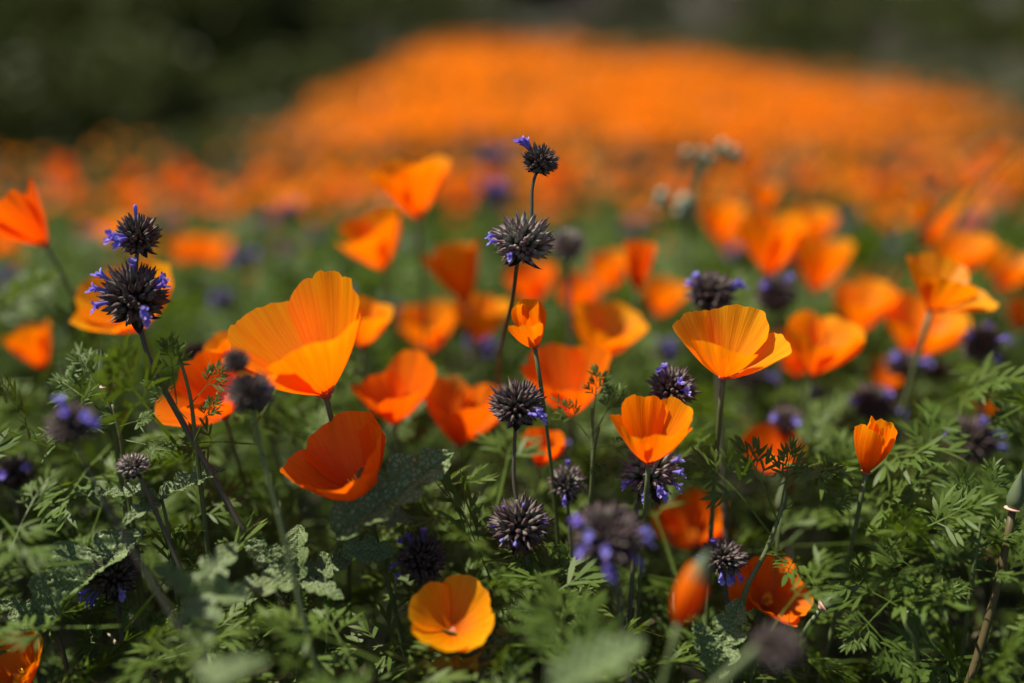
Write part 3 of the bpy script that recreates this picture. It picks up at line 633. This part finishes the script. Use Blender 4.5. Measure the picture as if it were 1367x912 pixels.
# feathery poppy sprigs one can tell apart
sprig('poppy_sprig', 'feathery green leaf fan on a forked stem left of the closed poppy cup', 'poppy leaves', [(1046, 672, .485), (1022, 740, .485), (985, 800, .485)],
      [(1046, 680, .485, 1128, 612, .485, (-.2, .5, .85), 0), (1040, 690, .485, 1060, 578, .485, (-.2, .4, .9), 1), (1030, 715, .483, 930, 588, .47, (.2, .4, .9), 2), (1040, 700, .483, 985, 570, .478, (.1, .4, .9), 3), (1046, 680, .485, 1150, 660, .49, (0, .7, .7), 4)], FERN_ME, stem_r=.0013)
sprig('poppy_sprig', 'feathery sprig reaching down over dark soil by the collar bud', 'poppy leaves', [(1220, 805, .47), (1205, 830, .468), (1230, 870, .47)],
      [(1235, 830, .47, 1080, 745, .475, (.0, .6, .8), 5), (1140, 810, .468, 1228, 912, .455, (.0, .5, .85), 1), (1190, 800, .47, 1120, 872, .46, (.0, .6, .8), 2), (1220, 805, .47, 1300, 780, .47, (.0, .7, .7), 0)], FERN_ME, stem_r=.0012)
sprig('poppy_sprig', 'dark thin-leaved sprig in front of the deep orange poppy', 'poppy leaves', [(790, 545, .50), (792, 620, .50)],
      [(790, 575, .50, 800, 478, .505, (.1, .3, .95), 3), (790, 585, .50, 835, 505, .50, (-.2, .4, .9), 4), (790, 590, .50, 740, 525, .50, (.2, .4, .9), 5)], FERN_ME)
sprig('poppy_sprig', 'small three-fingered leaf hanging beside the brownish chia head', 'poppy leaves', [(800, 570, .492), (790, 610, .495)],
      [(775, 602, .492, 812, 640, .486, (.0, .4, .9), 2), (788, 600, .49, 850, 590, .49, (.0, .7, .7), 1)], FERN_ME)
sprig('poppy_sprig', 'thin green stems and leaflets crossing the red-orange poppy', 'poppy leaves', [(238, 470, .475), (255, 530, .475), (262, 600, .478)],
      [(236, 540, .474, 225, 438, .472, (-.1, .4, .9), 0), (250, 545, .474, 310, 478, .47, (.1, .5, .85), 1), (250, 560, .474, 190, 500, .47, (.0, .6, .8), 3), (258, 590, .475, 292, 520, .47, (0, .5, .8), 4)], FERN_ME)
sprig('poppy_sprig', 'light green feathery leaves under the slim green bud', 'poppy leaves', [(150, 540, .488), (165, 600, .488)],
      [(150, 560, .488, 60, 490, .49, (.0, .5, .85), 2), (155, 575, .485, 40, 570, .48, (.0, .8, .6), 5), (155, 570, .488, 215, 555, .48, (.0, .8, .6), 1), (150, 560, .488, 95, 450, .50, (.1, .4, .9), 4), (155, 585, .485, 240, 605, .478, (0, .8, .6), 0)], FERN_ME)
sprig('poppy_sprig', 'bright feather-tipped leaves below the bud-dotted chia', 'poppy leaves', [(725, 790, .478), (728, 850, .478)],
      [(722, 800, .478, 765, 742, .48, (.0, .6, .8), 3), (720, 805, .476, 690, 740, .475, (.0, .6, .8), 4), (725, 800, .475, 800, 790, .465, (.0, .8, .6), 0), (722, 830, .47, 660, 800, .465, (.0, .8, .6), 1)], FERN_ME)
sprig('poppy_sprig', 'thin bright leaf fingers beside the golden poppy rim', 'poppy leaves', [(690, 880, .45), (692, 910, .45)],
      [(690, 885, .45, 675, 820, .452, (.0, .6, .8), 5), (690, 885, .45, 740, 850, .452, (.0, .6, .8), 2)], FERN_ME)
sprig('poppy_sprig', 'feathery leaf tuft under the pointed bud on the reddish stem', 'poppy leaves', [(1310, 690, .485), (1300, 760, .485)],
      [(1310, 700, .485, 1330, 605, .49, (.0, .5, .85), 0), (1308, 720, .485, 1270, 610, .49, (.1, .5, .85), 1), (1305, 740, .48, 1367, 690, .475, (.0, .6, .8), 2), (1300, 745, .48, 1230, 680, .48, (.0, .6, .8), 3), (1300, 760, .47, 1360, 770, .45, (.0, .8, .6), 4)], FERN_ME)
sprig('poppy_sprig', 'narrow green leaf blades pointing from the foot of the knobbly sage', 'poppy leaves', [(210, 850, .475), (220, 890, .475)],
      [(170, 872, .475, 90, 846, .48, (.0, .7, .7), 2), (170, 860, .478, 240, 805, .48, (.0, .7, .7), 4), (210, 870, .475, 160, 800, .478, (.0, .6, .8), 5), (215, 880, .465, 310, 860, .46, (0, .7, .7), 1)], FERN_ME)
sprig('poppy_sprig', 'out-of-focus feathery leaves hanging before the lavender chia ball stalk', 'poppy leaves', [(770, 900, .385), (775, 960, .385)],
      [(770, 900, .385, 700, 830, .39, (.0, .6, .8), 1), (770, 905, .385, 790, 800, .385, (.0, .5, .85), 3), (772, 905, .385, 850, 880, .38, (.0, .7, .7), 2)], FERN_ME)

# ------------------------------------------------------------------ leafy ground cover: feathery poppy foliage nobody could count
def scatter_mesh(name, protos, pos, Rm, sc, which, mat):
    VS, FS, US, off = [], [], [], 0
    for k, (v, f, u) in enumerate(protos):
        sel = np.where(which == k)[0]
        if not len(sel): continue
        f4 = np.array([q if len(q) == 4 else (*q, q[-1]) for q in f])
        vv = np.einsum('nij,mj->nmi', Rm[sel], v)*sc[sel][:, None, None] + pos[sel][:, None, :]
        uu = np.broadcast_to(u, (len(sel), *u.shape)).copy()
        uu[..., 0] = np.clip(uu[..., 0]*.5 + R.random((len(sel), 1))*.6-.05, 0, 1)
        FS.append((f4[None]+(np.arange(len(sel))*len(v))[:, None, None]).reshape(-1, 4)+off)
        VS.append(vv.reshape(-1, 3)); US.append(uu.reshape(-1, 2)); off += len(sel)*len(v)
    return mesh(name, np.concatenate(VS), np.concatenate(FS), mat, np.concatenate(US))
def leaf_frames(n, elev_lo, elev_hi, g):
    az = g.random(n)*2*math.pi; el = np.radians(elev_lo+(elev_hi-elev_lo)*g.random(n))
    x = np.stack([np.cos(az)*np.cos(el), np.sin(az)*np.cos(el), np.sin(el)], 1)
    up = np.array((0, 0, 1.))+g.normal(0, .35, (n, 3)); nrm = up-x*np.sum(up*x, 1)[:, None]; nrm /= np.linalg.norm(nrm, axis=1)[:, None]
    return np.stack([x, np.cross(nrm, x), nrm], 2)
g = np.random.default_rng(11)
def field_pts(n, y0, y1, half=.62, pad=.25):
    y = np.sqrt(g.random(n)*(y1**2-y0**2)+y0**2); x = (g.random(n)*2-1)*(half*y+pad); return x, y
n = 7600; x, y = field_pts(n, .26, 1.15)
top = np.clip(np.interp(y, [.26, .36, .46, .60, 1.2], [.13, .165, .225, .245, .235])+.03*sstep(.05, -.2, x)+(vnoise(x, y, .10)-.5)*.16, .02, .30)
z = top*(g.random(n)**.45)
Rl = leaf_frames(n, -8, 60, g); sl = .045+.05*g.random(n); pos = np.stack([x, y, z], 1)
ok = np.ones(n, bool)
for (hx, hy, hr, hd) in CLEAR:             # the flowers stand in gaps of the tangle
    hp = P(hx, hy, hd)
    for t in (.15, .5, .8, 1.0):
        q = pos+Rl[:, :, 0]*(sl*t)[:, None]-CP; dep = q @ CF; qx = q @ CR/dep*FPX+683.5; qy = 456-q @ CU/dep*FPX
        ok &= ~((dep < hd+.01) & ((qx-hx)**2+(qy-hy)**2 < (hr+6)**2))
x, y, z, pos, Rl, sl = x[ok], y[ok], z[ok], pos[ok], Rl[ok], sl[ok]; n = len(x)
tag(obj('poppy_foliage', scatter_mesh('poppy_foliage', FERN, pos, Rl, sl, g.integers(0, 6, n), LEAF)),
    'tangle of feathery green poppy leaves covering the near meadow', 'foliage', kind='stuff')
n = 190; x, y = field_pts(n, .3, 1.1); z = .04+.16*g.random(n)
tag(obj('dry_leaves', scatter_mesh('dry_leaves', FERN, np.stack([x, y, z], 1), leaf_frames(n, -20, 40, g), .04+.035*g.random(n), g.integers(0, 6, n), LEAF_DRY)),
    'yellowed feathery leaves sunk here and there in the green tangle', 'dry leaves', kind='stuff')
n = 3600; x, y = field_pts(n, 1.05, 3.4)
z = (.16+(vnoise(x, y, .25)-.5)*.12)*g.random(n)**.4
tag(obj('poppy_foliage', scatter_mesh('poppy_foliage_mid', FERN_LO, np.stack([x, y, z+gz(x, y)], 1), leaf_frames(n, 5, 70, g), .09+.08*g.random(n), g.integers(0, 5, n), LEAF)),
    'soft green poppy leaves between the crowded mid-field flowers', 'foliage', kind='stuff')
# thin stems rising through the tangle
parts = []
for k in range(420):
    yy = .34+g.random()*1.5; xx = (g.random()*2-1)*(.62*yy+.1); h = (.10+.14*g.random())*min(1, .35+yy)
    p0 = np.array((xx, yy, 0)); tip = p0+np.array((g.normal(0, .04), g.normal(0, .04), h))
    if k % 5 == 0: continue
    parts.append(tube(bez(p0, p0+np.array((0, 0, h*.4)), tip-np.array((0, 0, h*.3)), tip, 7), np.linspace(.0014, .0007, 7), 5))
v, f, u = merge(parts); tag(obj('meadow_stems', mesh('meadow_stems', v, f, STEM, u)), 'thin upright green stems inside the leafy tangle', 'stems', kind='stuff')

parts = []
for k in range(90):
    yy = .34+g.random()*1.2; xx = (g.random()*2-1)*(.62*yy+.1); h = .08+.16*g.random(); a = g.random()*6.28; rr_ = .03+.10*g.random()
    p0 = np.array((xx, yy, 0)); tip = p0+np.array((math.cos(a)*rr_, math.sin(a)*rr_, h))
    parts.append(tube(bez(p0, p0+np.array((0, 0, h*.5)), tip-np.array((math.cos(a)*rr_*.3, 0, -.01)), tip, 8), np.linspace(.0013, .0006, 8), 5))
v, f, u = merge(parts); tag(obj('dry_stalks', mesh('dry_stalks', v, f, STEM_TAN, u)), 'thin tan dry stalks leaning through the leafy tangle', 'dry stalks', kind='stuff')

# ------------------------------------------------------------------ poppies and chia farther out: individuals that share a few meshes
def joined_poppy(seed, mats=PETAL, th=(48, 20), nu=9, nv=7, h=None):
    gg = np.random.default_rng(seed); parts = []
    for k in range(4):
        v, f, u = petal_geo(1.0, th[0]-(4 if k > 1 else 0), th[1], 64, .15, .3, .035, 6, seed*7+k, nu, nv, r0=.04)
        a = math.radians((0, 180, 90, 270)[k]+gg.normal(0, 8)); Rm = rot_z(a) @ rot_y(math.radians(gg.normal(4, 7)))
        parts.append((v @ Rm.T, f, u))
    return merge(parts)
VAR = []
for k in range(8):
    v, f, u = joined_poppy(300+k, th=((48, 20), (44, 12), (58, 30), (50, 24), (40, 8), (62, 36), (48, 16), (54, 26))[k])
    tl = np.radians(g.uniform(0, 28)); v = v @ rot_y(tl).T
    # length 1 petals stand on a 6-unit stem
    sv, sf, su = tube(np.array([(0, 0, 0), (.02, 0, -.4), (.12, .05, -2.5), (.1, .1, -7.0)]), [.022, .022, .026, .03], 5)
    me = mesh('poppy', *merge([(v, f, u), (sv, sf, su)])[:2], (PETAL, PETAL, PETAL_RED, PETAL, PETAL_RED, PETAL_YEL, PETAL, PETAL_YEL)[k], merge([(v, f, u), (sv, sf, su)])[2])
    me.materials.append(STEM); idx = np.zeros(len(me.polygons), np.int32); idx[len(f):] = 1; me.polygons.foreach_set('material_index', idx)
    VAR.append(me)
def patch_density(x, y):                   # share of ground hidden by bloom
    inside = sstep(-2.1, -.9, x+.25*(vnoise(x, y, 1.2)-.5)*2-.06*(y-9))*(1-sstep(-1.3, .6, x-(4.3-.42*np.maximum(0, y-9.5)-.5*np.maximum(0, 9-y))))*sstep(6.3, 7.6, y)*(1-sstep(13.8, 17.4, y+.5*x*.3))
    return inside*(.14+.86*sstep(.25, .62, .6*vnoise(x*.55, y, .9)+.4*vnoise(x*.8+4, y+7, .37)))
cnt = 0; used = []
for tries in range(4000):
    if cnt >= 235: break
    y = float(g.uniform(1.0, 1.0)*np.sqrt(g.random()*(3.7**2-1.1**2)+1.1**2)); x = float((g.random()*2-1)*(.56*y+.15))
    if any((x-a)**2+(y-b)**2 < (.045+.01*y)**2 for a, b in used): continue
    if vnoise(x+3, y, .6) < (.28 if x < 0 else .24) or (x < -.2*y and y > 2.0 and g.random() < .6): continue
    used.append((x, y)); zt = .285+g.normal(0, .035)+float(gz(x, y))-(.02 if y < 1.5 else 0)
    L = .039+g.normal(0, .006)
    o = bpy.data.objects.new('poppy', VAR[cnt % 8]); COL.objects.link(o)
    o.location = (x, y, zt); o.rotation_euler = (g.normal(0, .12), g.normal(0, .12), g.random()*6.28); o.scale = (L, L, L)
    kind = ('cupped orange', 'narrow orange', 'wide open red-orange', 'bowl-shaped orange', 'slender red-orange', 'flat open golden', 'upright orange', 'open golden')[cnt % 8]
    tag(o, kind+' poppy in the soft middle meadow before the orange slope', 'poppy', kind+' poppies of the middle meadow'); cnt += 1
cl = calyx_geo(60, 5, 3, False)
sv, sf, su = tube(np.array([(0, 0, 0), (.1, 0, -2), (.2, .1, -5), (.1, .1, -13.)]), [.07, .07, .08, .1], 5)
me = mesh('chia', *merge([cl, (sv, sf, su)])[:2], CALYX, merge([cl, (sv, sf, su)])[2])
bl_parts = []
for k in range(9):
    a = g.random()*6.28; e = g.uniform(-.2, 1.0); d = np.array((math.cos(a)*math.cos(e), math.sin(a)*math.cos(e), math.sin(e)))
    Fm = frame(d, (0, 0, 1) if abs(d[2]) < .9 else (1, 0, 0)); bl_parts.append((_f[0]*.62 @ Fm.T+d*.72, _f[1], _f[2]))
allp = merge([cl, (sv, sf, su)]+bl_parts); nb = sum(len(p[1]) for p in bl_parts)
CHIA_FAR = mesh('chia', allp[0], allp[1], CALYX, allp[2]); CHIA_FAR.materials.append(BLUE)
idx = np.zeros(len(CHIA_FAR.polygons), np.int32); idx[-nb:] = 1; CHIA_FAR.polygons.foreach_set('material_index', idx)
for px, py, d, r in [(660, 215, 1.2, 15), (658, 262, 1.0, 20), (385, 285, 1.15, 14), (325, 352, .95, 16), (385, 340, 1.1, 14), (300, 405, .85, 15), (15, 375, .9, 15), (100, 440, .8, 14), (640, 470, .75, 18), (590, 520, .7, 15), (985, 345, .95, 14),
                     (1060, 350, .85, 18), (890, 470, .75, 16), (1100, 540, .72, 18), (1250, 500, .75, 16), (1340, 470, .85, 14), (840, 310, 1.2, 10), (420, 320, 1.2, 11), (560, 340, 1.1, 12), (745, 600, .60, 16), (230, 300, 1.3, 10), (1180, 330, 1.3, 11), (60, 350, 1.1, 14), (250, 345, 1.2, 14), (350, 300, 1.4, 12), (450, 400, .9, 16), (270, 390, 1.0, 13), (520, 420, .95, 15), (120, 320, 1.3, 12), (680, 440, .95, 14), (860, 300, 1.4, 11), (1130, 300, 1.4, 11), (1300, 300, 1.3, 12), (1330, 520, .8, 16), (1130, 480, .85, 16)]:
    o = bpy.data.objects.new('chia', CHIA_FAR); COL.objects.link(o); q = P(px, py, d); s = r*d/FPX
    o.location = q; o.scale = (s, s, min(s*1.3, max(s, (q[2])/13))); o.rotation_euler = (g.normal(0, .1), g.normal(0, .1), g.random()*6.28)
    tag(o, 'dim violet chia ball half lost between the middle meadow poppies', 'chia', 'chia of the middle meadow')

# the bloom beyond: thousands of small cups, one mass
def cups(n_try, x0, x1, y0, y1, dens, mats, name, label):
    x = g.uniform(x0, x1, n_try); y = g.uniform(y0, y1, n_try); keep = g.random(n_try) < dens(x, y); x, y = x[keep], y[keep]; n = len(x)
    v, f, u = petal_geo(1.0, 60, 34, 180, 0, .0, .0, 0, 5, 11, 4, r0=.05)
    z = gz(x, y)+.20+.10*g.random(n)
    Rm = leaf_frames(n, 60, 90, g); Rm = np.stack([Rm[:, :, 1], Rm[:, :, 2], Rm[:, :, 0]], 2)
    return tag(obj(name, scatter_mesh(name, [(v, f, u)], np.stack([x, y, z], 1), Rm, .030+.012*g.random(n), np.zeros(n, int), mats)), label, 'poppies', kind='stuff')
cups(34000, -3.2, 6.2, 6.2, 17.4, lambda x, y: .64*patch_density(x, y), PETAL_FAR, 'poppy_slope', 'sheet of orange poppies covering the slope behind the meadow')
cups(5600, -6.5, 6.5, 3.4, 8.2, lambda x, y: (.08+.34*sstep(.42, .66, vnoise(x+5, y, .8)))*np.where(x < 0, .75-.60*sstep(-.15, -.34, x/y), .75)*(np.abs(x) < .62*y+.3), PETAL_FAR, 'poppy_field', 'far orange poppies running up to the foot of the slope')
n = 15000; x = g.uniform(-8, 8, n); y = g.uniform(3.2, 18.5, n)
z = gz(x, y)+.05*g.random(n)
tag(obj('field_greenery', scatter_mesh('field_greenery', [(v*np.array((1, 1.5, 1)), f, u) for v, f, u in [fern_geo(70, 1, .10, 2), fern_geo(71, 1, .10, 2)]], np.stack([x, y, z], 1), leaf_frames(n, 25, 85, g), .16+.12*g.random(n), g.integers(0, 2, n), LEAF_FAR)),
    'dull green growth under the far poppies', 'foliage', kind='stuff')

# ------------------------------------------------------------------ pale-budded wildflower and grass blades
base = P(925, 470, .80); g0 = np.array((base[0], base[1], 0.0))
root = tag(empty('wildflower', g0), 'tall wildflower with clusters of pale green round buds over the wide cup poppy', 'wildflower')
for name, pl in (('stem', [(940, 205), (928, 250), (920, 330), (925, 470)]), ('branch', [(975, 200), (955, 212), (936, 228), (928, 250)]), ('branch', [(885, 262), (900, 275), (922, 300)]), ('branch', [(912, 272), (915, 295), (921, 315)])):
    pts = [P(a, b, .80)-g0 for a, b in pl]
    if name == 'stem': pts.append(np.zeros(3))
    v, f, u = tube(np.array(pts), np.linspace(.0012, .002, len(pts)), 6); obj(name, mesh(name, v, f, STEM, u), root)
v, f, u = lathe([(.3, -1.2), (.75, -.7), (1, 0), (.8, .6), (.3, 1.0), (0, 1.1)], 10); BUD_ME = mesh('bud', v, f, PALEBUD, u)
for (bx, by, r) in [(978, 205, 10), (965, 196, 9), (988, 212, 7), (948, 212, 8), (918, 205, 8), (926, 215, 6), (885, 262, 10), (880, 272, 7), (914, 272, 13), (905, 285, 9), (922, 282, 9), (938, 205, 7)]:
    s = r*.8/FPX; obj('bud', BUD_ME, root, M4(frame(cv(g.normal(0, .4), 1, .3)), P(bx, by, .80)-g0, s))
def blade_geo(pts, wd):
    pts = np.array(pts); t = np.linspace(0, 1, 20); k = np.linspace(0, 1, len(pts)); c = np.stack([np.interp(t, k, pts[:, i]) for i in range(3)], 1)
    for _ in range(5): c[1:-1] = .25*c[:-2]+.5*c[1:-1]+.25*c[2:]
    tg = np.gradient(c, axis=0); tg /= np.linalg.norm(tg, axis=1)[:, None]; sd_ = np.cross(tg, CF); sd_ /= np.linalg.norm(sd_, axis=1)[:, None]
    wv = wd*np.clip(1-t**2.2, .02, 1)[:, None]
    V = np.stack([c-sd_*wv, c-CF*wv*.35, c+sd_*wv], 1).reshape(-1, 3)
    return V, grid_faces(3, 20), np.stack([np.tile([.2, .6, .9], 20), np.repeat(t, 3)], 1)
g0 = P(1130, 520, .82); g0[2] = 0
root = tag(empty('grass_tuft', g0), 'long green grass blades leaning outward above the small poppy', 'grass')
for pl, wd in (([(1138, 500), (1165, 385), (1245, 285), (1400, 165)], .005), ([(1180, 500), (1230, 380), (1300, 255), (1370, 190)], .0045), ([(1120, 500), (1140, 420), (1172, 340), (1225, 235)], .004),
               ([(1200, 500), (1250, 400), (1320, 310), (1420, 225)], .0045), ([(1220, 500), (1290, 420), (1360, 335), (1440, 290)], .004), ([(1160, 500), (1190, 400), (1215, 330), (1290, 215)], .004)):
    pts = [np.zeros(3)]+[P(a, b, .82)-g0 for a, b in pl]; v, f, u = blade_geo(pts, wd); obj('blade', mesh('blade', v, f, GRASS, u), root)

# ------------------------------------------------------------------ shrubs on the hillside behind
def crown_geo(seed, n, rx, rz, leaf):
    gg = np.random.default_rng(seed); cl = gg.normal(0, 1, (16, 3)); cl /= np.linalg.norm(cl, axis=1)[:, None]; cl *= (.35+.45*gg.random((16, 1)))*np.array((rx, rx, rz)); cl[:, 2] = np.abs(cl[:, 2])*.9+rz*.25
    k = gg.integers(0, 16, n); d = gg.normal(0, 1, (n, 3)); d /= np.linalg.norm(d, axis=1)[:, None]
    rad = (.25+.22*gg.random(16))[k][:, None]*gg.random((n, 1))**.35
    c = cl[k]+d*rad*np.array((rx, rx, rz)); c[:, 2] = np.maximum(c[:, 2], .03)
    a = gg.normal(0, 1, (n, 3)); a /= np.linalg.norm(a, axis=1)[:, None]; b = np.cross(a, gg.normal(0, 1, (n, 3))); b /= np.linalg.norm(b, axis=1)[:, None]
    L = leaf*(.6+.8*gg.random((n, 1)))
    V = np.stack([c-a*L, c-b*L*.42, c+a*L, c+b*L*.42], 1).reshape(-1, 3)
    F = np.arange(4*n).reshape(-1, 4); u = np.repeat(np.stack([gg.random(n), gg.random(n)], 1), 4, 0)
    tr = []
    for j in range(9):
        tr.append(tube(bez(np.zeros(3), np.array((0, 0, rz*.3)), cl[j]*.6, cl[j], 7), np.linspace(.05, .012, 7)*rx, 5))
    return (V, F, u), merge(tr)
SH_A = mat_leaf('shrub_dark', spec=.08, a=(0.042, 0.052, 0.012), b=(0.095, 0.108, 0.030), tfac=.15, scale=2)
SH_D = mat_leaf('shrub_olive', (0.075, 0.085, 0.018), (0.16, 0.165, 0.045), spec=.1, tfac=.2, scale=2)
SH_B = mat_leaf('shrub_grey', (0.07, 0.075, 0.045), (0.15, 0.145, 0.09), tfac=.15, scale=2, spec=.1)
SH_C = mat_leaf('shrub_brown', (0.085, 0.060, 0.050), (0.16, 0.115, 0.10), tint=(1, .8, .6), tfac=.12, scale=2)
SHRUB = []
for k, (mt, rx, rz, lf) in enumerate(((SH_A, 1.0, 1.15, .06), (SH_A, 1.25, .95, .06), (SH_B, 1.0, .75, .045), (SH_C, .9, .6, .04), (SH_B, .8, .7, .04), (SH_D, 1.1, 1.0, .06))):
    c, t = crown_geo(500+k, 5200, rx, rz, lf)
    SHRUB.append((mesh('crown', c[0], c[1], mt, c[2], smooth=False), mesh('trunk', t[0], t[1], BARK, t[2])))
LBL = {5: ('olive green shrub sprouting amid the dark thicket', 'olive shrubs of the thicket'), 0: ('dark green shrub in the thicket beside the poppy slope', 'shrubs of the dark thicket'), 2: ('grey-green low shrub on the hillside above the poppies', 'grey-green shrubs above the slope'), 3: ('dry mauve-brown brush on the hillside above the poppies', 'dry brush above the slope')}
def shrub(k, x, y, s, sink=.1):
    root = empty('shrub', (x, y, float(gz(x, y))-sink)); root.rotation_euler = (0, 0, g.random()*6.28); root.scale = (s, s, s*(.85+.3*g.random()))
    obj('crown', SHRUB[k][0], root); obj('trunk', SHRUB[k][1], root)
    kk = {0: 0, 1: 0, 2: 2, 4: 2, 3: 3, 5: 5}[k]; lb, gp = LBL[kk]
    if kk in (0, 5) and x > -2.5: lb, gp = ({0: 'dark green', 5: 'olive green'}[kk]+' shrub among the dry brush above the poppy slope', {0: 'dark', 5: 'olive'}[kk]+' shrubs above the slope')
    if kk in (2, 3) and x > 5 and y < 15.3: lb, gp = ({2: 'grey-green', 3: 'dry mauve-brown'}[kk]+' shrub on the bank past the end of the poppy slope', {2: 'grey-green', 3: 'brown'}[kk]+' shrubs past the slope')
    if kk in (2, 3) and x < -2: lb, gp = 'grey-green low shrub between the dark thicket and the poppy slope', 'grey shrubs by the thicket'
    tag(root, lb, 'shrub', gp)
for (k, x, y, s) in [(0, -5.0, 9.6, 1.1), (1, -6.6, 10.4, 1.25), (0, -3.9, 11.6, 1.15), (1, -5.4, 12.2, 1.5), (0, -8.0, 13.0, 1.6), (1, -3.4, 13.9, 1.1), (0, -4.6, 15.2, 1.5), (1, -6.6, 15.5, 1.8), (0, -9.5, 11.0, 1.4), (0, -3.0, 16.2, 1.0),
                     (1, -8.6, 17.5, 2.0), (0, -5.2, 18.2, 1.8), (1, -3.2, 18.8, 1.3), (0, -7.2, 8.6, .9), (1, -5.5, 20.5, 1.6), (0, -3.6, 20.8, 1.4), (1, -1.8, 20.0, 1.1), (0, -7.5, 20.6, 1.8), (1, -9.8, 20.0, 2.0), (0, -11.5, 16.5, 2.0), (1, -10.5, 13.8, 1.6), (0, -2.6, 22.5, 1.3), (1, .2, 22.3, 1.2), (2, -2.6, 15.0, .55), (2, -2.3, 17.6, .9)]:
    shrub(k, x, y, s)
for i in range(76):
    x = g.uniform(-3, 13); y = 18.0+5.5*g.random()-(.28*max(0, x-1.5))
    if y < 17.2-.45*max(0, x-1): continue
    shrub([3, 2, 4, 3, 1, 0, 3, 4][i % 8], x, y, g.uniform(.55, 1.05), .15)
for i in range(34):
    x = g.uniform(-14, -2.5); y = g.uniform(13, 22); shrub([5, 1, 5, 0][i % 4], x, y, g.uniform(.7, 1.3), .1)
for i in range(44):
    x = g.uniform(-8, 15); y = g.uniform(23, 29); shrub([3, 2, 1, 3, 5, 4][i % 6], x, y, g.uniform(1.0, 1.7), .2)
for i in range(44):
    x = g.uniform(4, 15); y = g.uniform(15.5, 23.5); shrub([3, 4, 3, 5, 2, 3, 1][i % 7], x, y, g.uniform(.6, 1.1), .15)
for i in range(26):
    y = g.uniform(9.0, 15); x = g.uniform(5.6+(12-y)*.1, .62*y+2.5)
    shrub([2, 4, 3, 2, 4][i % 5], x, y, g.uniform(.35, .7), .1)
